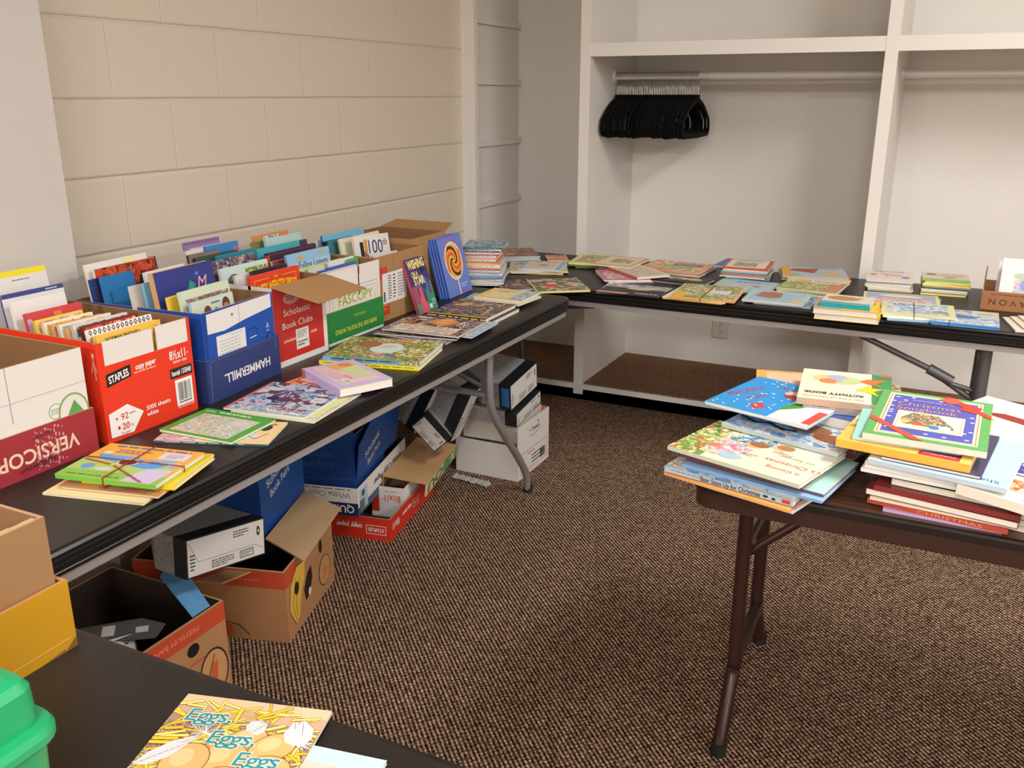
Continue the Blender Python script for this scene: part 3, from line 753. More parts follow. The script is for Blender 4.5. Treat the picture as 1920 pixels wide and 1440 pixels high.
# A: white carton in a maroon tray
wy, dx, H = .285, .42, .235
t = thing('paper_carton', 'white carton standing in a worn maroon tray at the left frame edge', 'carton', at_front(.466, .985, 1.27, dx))
mb = MB(); walls(mb, wy, dx, .004, H, .004, WHT)
mb.ops(front(dx), [('rect', -.036, .118, -.0345, H, (150, 140, 132)), ('rect', -.1425, .160, .1425, .1612, (176, 166, 158)),
    ('ell', .062, .115, .017, .017, (120, 160, 124)), ('ell', .062, .115, .0155, .0155, (228, 226, 220)), ('lines', .050, .108, .074, .122, 3, (120, 150, 124)),
    ('ell', .104, .100, .038, .044, (120, 168, 96)), ('ell', .104, .100, .034, .040, (226, 220, 214)), ('poly', [(.086, .095), (.108, .128), (.130, .095)], (92, 160, 84)),
    ('txt', '-9"', -.125, .108, .011, INK)])
mb.build('body', t)
mb = MB(); walls(mb, wy + .012, dx + .012, 0, .098, .004, MAROON, EDGE, EDGE)
def upside(s, cx, cy, h, m, **k): k['rot'] = 180; return ('txt', s, cx, cy, h, m, k)
F = front(dx + .012)
wear = []
rr = random.Random(4)
for i in range(60): wear.append(('ell', .03 + ((i * 7) % 12 - 5.5) * .0055 * (1 + .1*(i % 3)), .008 + (i // 12) * .018 + (i % 4) * .003, rr.uniform(.0012, .0026), rr.uniform(.0012, .005), (206, 150, 150)))
mb.ops(F, [upside('VERSICOPY', -.005, .043, .030, (236, 206, 176), bold=.02, w=.215)] , step=.0002)
mb.ops(F, wear, step=.000001, lift=.00055)
mb.ops(F, [('txt', 'Christmas', .02, .078, .008, INK, {'shear': .2, 'rot': 186}), ('txt', 'Halloween', .0, .018, .014, INK, {'shear': .3, 'rot': 184})], lift=.0009)
mb.build('tray', t)

# B: red copy paper carton
wy, dx, H = .272, .42, .235
t = thing('copy_paper_carton', 'bright red copy paper carton with white torn upper panels', 'carton', at_front(.468, 1.305, 1.577, dx, rz=0))
mb = MB(); walls(mb, wy, dx, 0, H, .004, REDC, zf=.178)
F = front(dx)
mb.box(dx/2 - .004, dx/2, -.136, -.118, .178, H - .004, REDC); mb.box(dx/2 - .004, dx/2, .127, .136, .178, H, REDC)
mb.box(dx/2 - .0045, dx/2 - .001, -.118, .022, .17, .232, WHT); mb.box(dx/2 - .0045, dx/2 - .001, .034, .127, .17, .234, WHT)
mb.ops(F, [('poly', [(-.120, .128), (-.052, .138), (-.052, .166), (-.120, .158)], (30, 28, 30)), ('txt', 'STAPLES', -.086, .147, .0165, WK, {'bold': .03, 'w': .056, 'rot': 7}),
    ('txt', 'copy paper', -.008, .156, .0125, WK, {'bold': .03, 'w': .060, 'rot': 2}), ('lines', -.044, .138, .02, .1455, 1, (240, 180, 160)),
    ('txt', '8½x11', .088, .155, .021, WK, {'bold': .02, 'w': .050}), ('txt', 'in', .120, .152, .006, WK), ('txt', 'letter size', .094, .138, .0075, WK, {'bold': .01}),
    ('rect', .060, .098, .128, .122, (36, 32, 32)), ('txt', 'Item# 135848', .094, .110, .0125, WK, {'bold': .02, 'w': .060}),
    ('rect', .070, .026, .124, .092, WK), ('bars', .078, .038, .118, .084, (40, 38, 38)), ('lines', .078, .029, .118, .037, 1, (60, 56, 56)),
    ('lines', .072, .018, .124, .025, 1, (240, 190, 170)),
    ('poly', [(-.128, .012), (-.128, .068), (-.075, .078), (-.032, .048), (-.066, .008)], WK),
    ('ell', -.108, .052, .003, .003, (200, 60, 30)), ('txt', '92', -.086, .053, .015, (206, 60, 34), {'bold': .01}), ('lines', -.073, .05, -.055, .058, 1, (206, 120, 96)),
    ('ell', -.105, .030, .0034, .0042, (200, 40, 30)), ('txt', '20', -.086, .030, .015, (206, 60, 34), {'bold': .01}), ('txt', 'lb', -.068, .027, .006, (206, 80, 60)), ('txt', '75 g/m²', -.088, .0145, .006, (206, 80, 60)),
    ('txt', '5000 sheets', .012, .052, .0105, WK, {'bold': .015}), ('txt', 'white', -.008, .037, .0105, WK, {'bold': .015})])
FL = left(wy)
mb.ops(FL, [('ell', dx/2 - .012, .205, .004, .006, (240, 190, 170)), ('stroke', [(dx/2 - .012, .20), (dx/2 - .010, .15)], .003, (240, 180, 160)), ('stroke', [(dx/2 - .012, .188), (dx/2 - .004, .168)], .002, (240, 180, 160)),
    ('stroke', [(dx/2 - .013, .188), (dx/2 - .021, .166)], .002, (240, 180, 160))])
mb.build('body', t)

# C: blue carton in a navy tray
wy, dx, H = .285, .42, .232
t = thing('paper_carton', 'bright blue carton sitting in a navy tray, with a white letter on it', 'carton', at_front(.455, 1.606, 1.891, dx, rz=4))
mb = MB(); walls(mb, wy, dx, .004, H, .004, BLUEC)
F = front(dx)
mb.ops(F, [('poly', [(-.125, .175), (-.06, .172), (.02, .183), (.135, .193), (.135, H - .002), (-.125, H - .006)], (228, 224, 220)), ('rect', -.001, .182, .0005, H - .004, (150, 146, 142)),
    ('ell', -.028, .207, .004, .004, (120, 118, 116)), ('rect', -.137, .0, -.128, H - .004, (18, 62, 144)),
    ('stroke', [(.03, .152), (.062, .152), (.070, .143), (.062, .132), (.035, .130)], .0016, (12, 50, 120)), ('stroke', [(.036, .128), (.062, .130)], .003, (190, 210, 230)),
    ('poly', [(.105, .141), (.112, .155), (.119, .141)], (210, 224, 240)), ('poly', [(.108, .143), (.112, .151), (.116, .143)], (20, 76, 168)), ('txt', 'FSC', .112, .133, .005, (210, 224, 240)),
    ('ell', .118, .112, .014, .014, (14, 30, 60)), ('ell', .118, .112, .011, .011, (20, 76, 168))])
mb.build('body', t)
mb = MB(); mb.box(dx/2 + .0006, dx/2 + .0012, -.096, .018, .078, .163, mat((226, 224, 222), .7)); mb.ops(basis((dx/2 + .0012, -.04, .12), (0,1,0), (0,0,1), (1,0,0)), [('lines', -.045, -.02, .035, .03, 6, (190, 190, 192)), ('lines', .0, .033, .045, .038, 1, (180, 180, 190))])
lb = mb.build('paper_label', t); lb['label'] = 'white typed letter'
mb = MB(); walls(mb, wy + .014, dx + .014, 0, .112, .004, NAVY, NAVY, mat((90, 104, 150), .7))
mb.ops(front(dx + .014), [upside('HAMMERMILL.', .008, .048, .024, WK, bold=.016, w=.190), ('stroke', [(-.135, .106), (.14, .108)], .0008, (120, 132, 170)), ('stroke', [(-.138, .004), (-.136, .1)], .001, (150, 160, 190)), ('stroke', [(.132, .075), (.134, .1)], .002, (110, 122, 166))])
mb.build('tray', t)

# D: red and white book club carton with a kraft flap
wy, dx, H = .240, .40, .236
TD = at_front(.424, 1.925, 2.165, dx, rz=0)
t = thing('book_club_carton', 'white carton with red panel and a kraft flap hanging over the front', 'carton', TD)
mb = MB(); walls(mb, wy, dx, 0, H, .004, WHT)
F = front(dx)
mb.ops(F, [('rect', -.116, .018, .102, H - .004, (196, 44, 40)), ('ell', -.035, .195, .036, .018, (222, 150, 146)), ('lines', -.06, .186, -.01, .204, 3, (70, 60, 90)),
    ('txt', 'Scholastic', -.015, .155, .0185, WK, {'w': .118}), ('txt', 'Book Clubs', -.015, .118, .0185, WK, {'w': .135}),
    ('txt', 'scholastic', -.054, .074, .010, WK, {'shear': .1}), ('txt', 'clubs', .055, .078, .010, WK, {'shear': .1}),
    ('rect', -.028, .038, .030, .098, (222, 218, 212)), ('lines', -.022, .07, .022, .092, 4, (110, 108, 106)), ('lines', -.022, .044, .022, .062, 2, (50, 48, 48))])
mb.build('body', t)
mb = MB()
mb.prism([(0, -.118), (.002, .118), (.142, .140), (.142, -.085)], -.0015, .0015, KRAFT, Matrix.Translation((dx/2, 0, H + .002)) @ Matrix.Rotation(R(15), 4, 'Y'))
mb.ops(Matrix.Translation((dx/2, 0, H + .002)) @ Matrix.Rotation(R(15), 4, 'Y'), [('stroke', [(.05, -.03), (.045, .03), (.05, .05), (.065, .055)], .0012, (140, 104, 66)), ('stroke', [(.005, .07), (.03, .11), (.03, .128)], .001, (120, 88, 56))], lift=.0018)
fl = mb.build('flap', t); fl['label'] = 'kraft flap folded outward'

# E: white carton in a green tray
wy, dx, H = .300, .40, .228
t = thing('paper_carton', 'white carton with grey slit standing in a green tray', 'carton', at_front(.400, 2.190, 2.490, dx, rz=0))
mb = MB(); walls(mb, wy, dx, .004, H, .004, WHT)
mb.ops(front(dx), [('rect', -.128, .06, .135, .166, (120, 122, 120)), ('rect', -.1265, .06, .1335, .1645, (224, 220, 212)), ('rect', -.112, .06, .12, .154, (140, 142, 140)), ('rect', -.1108, .06, .1188, .1528, (224, 220, 212)),
    ('txt', 'FASCOPY', .012, .128, .030, (150, 172, 40), {'bold': .01, 'w': .185, 'arc': 0}), ('rect', .028, .132, .033, H, (60, 52, 50)), ('rect', .0335, .2, .0365, H - .004, (190, 60, 60))])
mb.build('body', t)
mb = MB(); walls(mb, wy + .012, dx + .012, 0, .104, .004, GREENC, GREENC, EDGE)
mb.ops(front(dx + .012), [upside('INTRODUCING', .02, .072, .009, (196, 206, 60), w=.06), upside('PAPER FOR THE DIGITAL WORLD', .0, .035, .014, (206, 212, 60), bold=.02, w=.225), ('rect', -.15, 0, .15, .008, (222, 218, 210))])
mb.build('tray', t)

# F and G: kraft cartons
wy, dx, H = .30, .36, .226
t = thing('kraft_carton', 'kraft carton with red print and a shipping label, behind the leaning books', 'carton', at_front(.372, 2.512, 2.812, dx, rz=0))
mb = MB(); walls(mb, wy, dx, 0, H, .005, KRAFT)
F = front(dx)
mb.ops(F, [('rect', -.045, H - .07, -.0435, H, (110, 80, 50)), ('stroke', [(-.148, H - .071), (.14, H - .068)], .0012, (150, 108, 68)), ('rect', -.13, .145, -.085, .188, (196, 70, 40)), ('rect', -.128, .02, -.078, .075, (196, 70, 40)), ('lines', -.12, .035, -.09, .06, 2, (226, 150, 100)),
    ('rect', .10, .02, .13, .06, (196, 70, 40))])
mb.build('body', t)
mb = MB(); mb.box(dx/2 + .0006, dx/2 + .0011, -.118, .03, .06, .165, mat((226, 224, 218), .6))
mb.ops(basis((dx/2 + .0011, -.044, .112), (0,1,0), (0,0,1), (1,0,0)), [('rect', -.068, -.045, -.060, -.01, (40, 60, 110)), ('lines', -.04, -.042, -.02, .045, 10, (80, 80, 84)), ('lines', -.01, -.042, .005, .045, 8, (60, 60, 66)), ('lines', .02, -.042, .06, .045, 9, (150, 150, 150))])
lb = mb.build('shipping_label', t); lb['label'] = 'white printed shipping label'
wy, dx, H = .245, .30, .242
t = thing('kraft_carton', 'empty kraft carton at the far end of the carton row', 'carton', at_front(.318, 2.82, 3.065, dx, rz=0))
mb = MB(); walls(mb, wy, dx, 0, H, .005, KRAFT)
mb.ops(front(dx), [('stroke', [(-.12, H - .075), (.12, H - .07)], .0012, (150, 108, 68)), ('rect', -.05, H - .075, -.048, H, (130, 96, 60)), ('rect', -.09, .06, -.03, .15, (226, 222, 214)), ('stroke', [(.118, .0), (.118, H)], .001, (150, 108, 68))])
mb.build('body', t)
mb = MB(); mb.prism([(-.1495, 0), (.1495, 0), (.13, .09), (-.13, .09)], -.002, .002, KRAFT, basis((0, wy/2 + .001, H), (1,0,0), Vector((0, .35, .94)).normalized()*.3 + Vector((0,.7,.1)).normalized()*.7, (0,-.5,.85)) if False else Matrix.Translation((0, wy/2 + .002, H)) @ Matrix.Rotation(R(12), 4, 'X'))
fl = mb.build('flap', t)

# ------------------------------------------------------------ standing books in the cartons
def stand(label, xt, y0, y1, zt, t_, cover, spine, ops=(), lean=8, roll=0, zb=.748, pages=PAGE, group='', name='picture_book', side='L', **k):
    zb = .7512 + abs(math.sin(R(roll))) * (y1 - y0) / 2
    """xt: x of the front cover's top edge, y0..y1 across, zt top; bottom rests on the carton floor zb"""
    a = R(lean); h = (zt - zb) / math.cos(a) / math.cos(R(roll))
    n = Vector((math.cos(a), 0, math.sin(a))); up = Vector((-math.sin(a), 0, math.cos(a))); rt = Vector((0, 1, 0))
    w = y1 - y0
    c = Vector((xt, (y0 + y1)/2, zt)) - up * (h/2) - n * t_
    T = basis(c, rt, up, n) @ Matrix.Rotation(R(roll), 4, 'Z')
    if 'blue carton' in group:
        pc = Matrix.Translation((.245, 1.7485, 0)); T = pc @ Matrix.Rotation(R(4), 4, 'Z') @ pc.inverted() @ T
    return book(name, label, T, w, h, t_, cover, spine, side, ops, pages, group=group, **k)

gB = 'books standing in the red carton'
stand('white booklet with yellow top edge at the back of the red carton', .085, 1.338, 1.497, 1.085, .006, (228, 222, 216), (240, 214, 60), [('rect', -.5, .46, .5, .5, (240, 220, 40)), ('lines', -.1, .42, .2, .435, 1, (90, 90, 110))], group=gB)
stand('white book with dark blue top edge in the red carton', .15, 1.325, 1.49, 1.046, .007, (226, 222, 218), (60, 70, 130), [('rect', -.5, .465, .5, .5, (58, 66, 130)), ('lines', .2, .468, .4, .49, 1, (220, 220, 230))], group=gB)
stand('plain white book in front of the blue-edged one in the red carton', .19, 1.32, 1.462, 1.034, .010, (230, 226, 222), (226, 222, 216), [('rect', .1, .3, .36, .38, 'orange')], group=gB)
stand('crimson picture book with orange letter A in the red carton', .235, 1.32, 1.468, 1.012, .012, (206, 66, 72), (206, 66, 72),
    [('poly', [(-.5, .32), (-.22, .32), (-.26, .43), (-.34, .36), (-.44, .45), (-.5, .45)], (200, 170, 200)), ('poly', [(-.16, .0), (-.02, .47), (.1, .47), (.36, .0), (.2, .0), (.14, .18), (.0, .18), (-.04, .0)], (232, 124, 66)), ('ell', .34, .22, .2, .14, (226, 206, 206)), ('poly', [(-.5, .2), (-.3, .24), (-.24, .4), (-.2, .2)], (214, 90, 90))], group=gB)
fl_ = [('yellow', (240, 206, 70), .265, 1.00), ('lemon and white', (244, 232, 190), .285, .995), ('tan', (222, 164, 110), .303, .99), ('cream printed', (232, 224, 206), .32, .992), ('apricot', (236, 178, 120), .335, .985), ('pale spotted', (220, 216, 204), .35, .992), ('dark maroon', (120, 34, 38), .372, .99)]
for i, (nm, c, x, z) in enumerate(fl_):
    stand('%s book in the red carton, between the crimson and the diamond-patterned one' % nm, x, 1.318 + .006*i, 1.445 + .011*i, z, .010, c, tuple(v*.85 for v in c), [('rect', -.45, .38, .45, .48, ('pink', 'yellow', 'orange', 'kids', 'orange', 'gray', 'red')[i])], lean=9, group=gB)
dia = []
for i in range(14):
    for j in range(3):
        x = -.46 + i*.069; y = .3 + j*.07
        dia.append(('poly', [(x, y), (x + .026, y + .03), (x, y + .06), (x - .026, y + .03)], (40, 40, 46))); dia.append(('poly', [(x, y + .016), (x + .013, y + .03), (x, y + .044), (x - .013, y + .03)], (236, 234, 228)))
stand('white book with black diamond pattern near the front of the red carton', .398, 1.345, 1.528, .986, .009, (236, 234, 228), (236, 234, 228), dia + [('rect', -.2, .28, .2, .4, (236, 220, 196)), ('txt', 'JUST A MILE', 0, .33, .008, (226, 120, 70), {'w': .06})], lean=9, group=gB, )
stand('yellow picture book with black author lettering at the front of the red carton', .425, 1.345, 1.528, .976, .012, (240, 192, 84), (240, 192, 84), [('txt', 'NORMAN BRIDWELL', -.1, .44, .0085, (40, 34, 30), {'bold': .02, 'w': .10}), ('ell', .42, .36, .06, .09, (170, 30, 30)), ('stroke', [(.40, .34), (.44, .38)], .003, (30, 20, 20))], lean=6, group=gB)

gC = 'books standing in the blue carton'
for i, (nm, c, x, y0, y1, z, sp, o) in enumerate([
    ('dark blue spiral-edged book leaning at the far left of', (40, 76, 140), .10, 1.612, 1.66, 1.03, (30, 60, 120), [('rect', -.5, -.2, .5, .1, 'jungle'), ('rect', -.5, .3, .5, .5, (50, 100, 170))]),
    ('navy thin book behind the white folder of', (40, 44, 90), .12, 1.61, 1.70, 1.035, (40, 44, 90), []),
    ('bright blue book with vertical spine lettering at the left of', (40, 120, 180), .14, 1.61, 1.72, 1.04, (40, 120, 180), [('txt', 'Speed', -.3, .3, .010, (20, 30, 60), {'rot': -90})]),
    ('white folder with yellow spot at the back of', (232, 228, 222), .08, 1.62, 1.835, 1.066, (222, 218, 210), [('rect', .1, .42, .3, .49, (240, 232, 150))]),
    ('rust-red picture book with black scratched drawing in', 'flame', .105, 1.625, 1.84, 1.055, (222, 218, 210), [('poly', [(.1, .25), (.24, .42), (.34, .25)], (40, 32, 34)), ('poly', [(-.4, .1), (-.2, .26), (0, .1)], (40, 32, 34))]),
    ('white book with pale printed edge behind the ocean book of', (230, 228, 220), .18, 1.72, 1.87, 1.036, (220, 216, 210), [('lines', -.3, .42, .4, .47, 1, (150, 160, 170))]),
    ('dark red book at the back right of', (90, 36, 40), .075, 1.80, 1.875, 1.05, (80, 30, 34), [('rect', -.2, .4, .4, .5, 'red')]),
    ('cream and green picture book titled along its spine in', (222, 214, 202), .245, 1.60, 1.78, 1.026, (214, 206, 198), [('rect', -.28, .1, .1, .34, (150, 190, 150)), ('ell', .1, .05, .22, .2, (110, 70, 44)), ('txt', 'The CHI', -.42, .2, .010, INK, {'rot': -90})]),
    ('sky blue book in the middle of', (130, 186, 214), .27, 1.62, 1.79, 1.032, (120, 176, 206), [('rect', -.5, .0, .5, .2, (110, 160, 196))]),
    ('small navy and orange book beside the sky blue one in', (36, 48, 110), .285, 1.645, 1.74, 1.008, (36, 48, 110), [('rect', -.2, .2, .4, .4, 'red'), ('rect', -.2, -.1, .4, .18, (226, 140, 70))]),
    ]):
    stand('%s the blue carton' % nm, x, y0, y1, z, .009, c, sp, o, lean=8, group=gC)
stand('deep blue ocean picture book with pink script letter M in the blue carton', .312, 1.612, 1.828, 1.062, .018, (50, 58, 134), (210, 160, 110), [('rect', -.48, -.4, .48, .15, (40, 84, 120)), ('ell', -.27, .23, .055, .035, (70, 150, 220)), ('ell', -.27, .23, .033, .022, (40, 84, 150)), ('poly', [(.0, .3), (.06, .38), (.14, .34), (.1, .26), (.03, .24)], (50, 150, 130)),
    ('txt', 'M', .27, .34, .034, (236, 170, 160), {'shear': .3}), ('ell', .2, .42, .03, .015, (70, 130, 210))], lean=8, group=gC, pages=(236, 214, 150))
stand('yellow paperback behind the striped green book of the blue carton', .352, 1.612, 1.70, 1.004, .010, (238, 202, 70), (238, 202, 70), [('lines', .1, .38, .45, .44, 1, INK)], lean=8, group=gC)
stand('pale green book with swirled wood-grain drawing in the blue carton', .385, 1.618, 1.802, 1.018, .010, (206, 216, 190), (206, 216, 190), [('rect', -.42, -.4, .46, .42, 'wood:30')], lean=8, group=gC)
stand('picture book with two brown-haired faces at the front of the blue carton', .418, 1.617, 1.775, .994, .010, (206, 214, 196), (150, 190, 220), [('ell', -.15, .36, .09, .07, (110, 70, 50)), ('ell', -.15, .31, .07, .06, (206, 150, 110)), ('ell', .3, .4, .09, .07, (100, 62, 44)), ('ell', .3, .35, .07, .06, (196, 140, 104)), ('ell', .05, .34, .06, .05, (90, 150, 140)), ('lines', -.05, .42, .15, .46, 1, (70, 110, 160))], lean=6, group=gC)

gD = 'books standing in the book club carton'
for i, (nm, c, x, y0, y1, z, sp, o) in enumerate([
    ('lilac comb-bound book, rearmost in', (150, 124, 170), .045, 1.995, 2.14, 1.066, (150, 120, 170), [('rect', -.5, .47, .5, .5, (130, 96, 150)), ('rect', -.4, -.4, .5, .4, (206, 196, 206))]),
    ('pale lilac book behind the undersea book of', (206, 200, 214), .065, 2.00, 2.15, 1.05, (190, 180, 200), [('rect', -.4, .1, .4, .4, 'pastel')]),
    ('cream book with red sketch at the left of', (222, 214, 204), .095, 1.95, 2.10, 1.052, (200, 190, 180), [('rect', -.2, .2, .4, .36, 'red')]),
    ('grey-brown book behind the bark-patterned one of', (130, 112, 104), .12, 1.935, 2.06, 1.044, (70, 50, 46), []),
    ('bright blue undersea picture book with pink figure in', (52, 130, 190), .105, 2.02, 2.157, 1.056, (40, 110, 170), [('ell', .4, .38, .09, .08, (206, 90, 140)), ('ell', -.2, .34, .05, .05, (206, 230, 220)), ('ell', -.05, .33, .04, .04, (170, 214, 190)), ('ell', .15, .36, .03, .05, (140, 50, 50))]),
    ('dark green book below the undersea one in', (60, 84, 70), .135, 1.945, 2.12, 1.035, (50, 40, 46), [('rect', -.3, .3, .3, .42, 'leaf')]),
    ('teal book with orange pot in', (40, 130, 150), .165, 2.00, 2.157, 1.036, (40, 120, 140), [('poly', [(.0, .2), (.04, .32), (.3, .32), (.34, .2)], (206, 110, 60)), ('rect', .4, .1, .5, .4, (170, 60, 50))]),
    ('purple bark-patterned book in', 'bark', .195, 1.93, 2.12, 1.03, (120, 96, 116), [('txt', 'A', 0, .4, .016, (50, 40, 60)), ('rect', -.02, .3, -.01, .5, (200, 190, 190))]),
    ('white book with green leaves and grey hill in', (206, 222, 216), .245, 1.925, 2.125, 1.015, (210, 216, 206), [('ell', -.25, .22, .2, .2, (90, 116, 110)), ('ell', .05, .2, .16, .16, (110, 176, 110)), ('rect', .0, .3, .5, .45, 'leaf'), ('stroke', [(-.2, .38), (.0, .3), (.15, .15)], .003, (222, 228, 220))]),
    ('white printed sheet folder in', (228, 224, 220), .29, 1.935, 2.05, .998, (214, 206, 200), [('rect', -.2, .2, .3, .3, 'red')]),
    ('black picture book with violet stripes behind the spider book of', (44, 40, 52), .315, 1.975, 2.13, 1.006, (60, 54, 70), [('poly', [(0, .2), (.5, .45), (.5, .38), (.1, .2)], (130, 110, 160))]),
    ]):
    stand('%s the book club carton' % nm, x, y0, y1, z, .009, c, sp, o, lean=7, group=gD)
stand('orange-red picture book with yellow bent title letters in the book club carton', .352, 1.925, 2.14, 1.002, .010, (222, 64, 34), (222, 64, 34), [('frame', -.42, -.45, .42, .44, .006, (240, 190, 90)), ('rect', -.12, .42, .12, .46, (222, 64, 34)), ('txt', 'THE', 0, .44, .007, (244, 190, 70), {'bold': .02}),
    ('txt', 'EENTSY WEENTSY SPIDER', 0, .345, .026, (250, 204, 40), {'bold': .03, 'w': .185, 'arc': 1.0})], lean=4, group=gD)

gE = 'books standing in the carton with the green tray'
for i, (nm, c, x, y0, y1, z, sp, o) in enumerate([
    ('orange and green picture book, rearmost in', (214, 140, 80), .04, 2.30, 2.475, 1.045, (200, 150, 90), [('rect', -.3, .3, .2, .48, 'scene')]),
    ('olive book with orange sign at the back of', (120, 130, 80), .06, 2.27, 2.45, 1.03, (160, 140, 70), [('rect', -.1, .3, .25, .45, (206, 110, 60)), ('rect', .3, .35, .5, .5, (60, 40, 40))]),
    ('pale aqua book behind the dark ones of', (176, 206, 206), .09, 2.30, 2.478, 1.04, (170, 200, 206), [('rect', -.3, .3, .1, .4, 'sea')]),
    ('aubergine book with aqua strip in', (84, 52, 84), .115, 2.29, 2.478, 1.018, (90, 160, 170), [('rect', -.5, .36, .5, .42, (120, 190, 190))]),
    ('turquoise book at the left of', (70, 170, 180), .13, 2.21, 2.42, 1.022, (60, 150, 170), []),
    ('deep violet book with white sticker in', (56, 46, 76), .165, 2.215, 2.46, 1.01, (60, 40, 60), [('rect', -.05, .4, .12, .44, (226, 222, 222)), ('rect', .2, .36, .34, .385, (226, 222, 222))]),
    ('dark plum book with carved pattern in', (62, 44, 62), .18, 2.20, 2.44, 1.006, (196, 60, 60), [('ell', -.2, .3, .05, .06, (110, 90, 110)), ('ell', .0, .3, .05, .06, (110, 90, 110)), ('rect', -.5, -.5, -.46, .5, (206, 70, 60))]),
    ('red and grey thin book at the left of', (150, 60, 60), .20, 2.20, 2.28, .99, (190, 186, 180), [('rect', -.2, .1, .4, .4, 'jungle')]),
    ]):
    stand('%s the green-tray carton' % nm, x, y0, y1, z, .010, c, sp, o, lean=8, group=gE)
stand('light blue picture book of falling leaves with an acorn in the green-tray carton', .235, 2.225, 2.44, 1.008, .010, (146, 190, 222), (120, 160, 200), [('rect', -.4, .2, .5, .38, (176, 206, 232)), ('ell', -.2, .43, .07, .035, (206, 170, 110)), ('ell', .3, .45, .07, .02, (214, 166, 100)), ('ell', -.42, .3, .06, .03, (200, 200, 190)), ('txt', 'The', -.36, .33, .011, (50, 80, 150)), ('txt', 'Falling Leaves', .08, .345, .022, (40, 70, 150), {'w': .145})], lean=7, group=gE)
stand('yellow-green edged book in front of the falling leaves book', .272, 2.235, 2.465, .966, .008, (200, 220, 150), (200, 216, 120), [('lines', -.3, .42, .3, .46, 1, (90, 110, 90))], lean=6, group=gE)
stand('cream book with navy corner in the green-tray carton', .290, 2.26, 2.468, .964, .008, (222, 216, 196), (196, 190, 170), [('rect', .2, .38, .34, .48, (40, 50, 100))], lean=6, group=gE)
stand('white book standing right of the navy-cornered one in the green-tray carton', .310, 2.34, 2.474, .975, .008, (232, 230, 226), (220, 216, 210), [], lean=6, group=gE)
stand('royal blue book with pink lettering in the green-tray carton', .345, 2.285, 2.44, .966, .010, (70, 92, 180), (60, 84, 170), [('lines', -.4, .36, .0, .46, 2, (236, 150, 140))], lean=5, group=gE)
stand('bright green book edge at the right of the green-tray carton', .325, 2.42, 2.476, .972, .006, (90, 180, 90), (90, 180, 90), [], lean=5, group=gE)
stand('blue-edged white pamphlet at the front of the green-tray carton', .372, 2.205, 2.40, .972, .006, (228, 226, 224), (70, 90, 170), [('rect', -.5, .47, .5, .5, (70, 90, 170))], lean=3, group=gE)

gF = 'books standing in the kraft carton'
for i, (nm, c, x, y0, y1, z, sp, o) in enumerate([
    ('white bunched booklet, rearmost in', (222, 220, 214), .10, 2.545, 2.74, 1.0, (214, 210, 204), []),
    ('sky blue book near the back of', (112, 186, 220), .125, 2.55, 2.795, 1.018, (50, 110, 150), [('lines', -.3, .4, .3, .44, 1, (190, 220, 236))]),
    ('black-spined book in', (40, 42, 50), .145, 2.53, 2.70, 1.002, (30, 32, 40), []),
    ('teal-spined book in', (60, 120, 130), .16, 2.535, 2.72, 1.004, (40, 90, 110), []),
    ('cream book with green spot in', (226, 222, 196), .19, 2.56, 2.80, 1.01, (206, 200, 180), [('ell', .15, .43, .14, .035, (176, 206, 130))]),
    ]):
    stand('%s the kraft carton' % nm, x, y0, y1, z, .009, c, sp, o, lean=10, group=gF)
stand('white picture book with big navy 100th lettering in the kraft carton', .235, 2.575, 2.785, 1.012, .010, (230, 226, 218), (222, 216, 206), [('rect', -.36, .15, -.26, .42, (40, 38, 44)), ('rect', -.24, .2, -.16, .45, (226, 150, 60)), ('rect', -.1, .05, -.05, .2, (60, 100, 180)), ('txt', '100', .08, .34, .048, (38, 56, 120), {'w': .085, 'rot': -2}), ('txt', 'th', .36, .39, .024, (38, 56, 120)), ('txt', 'h', -.2, .22, .04, (38, 56, 120))], lean=10, roll=-3, group=gF)
stand('white sheet with pink print leaning in front of the 100th book', .27, 2.64, 2.79, .948, .004, (224, 222, 222), (220, 216, 216), [('lines', -.2, .36, .3, .44, 2, (220, 150, 160))], lean=12, roll=-3, group=gF)

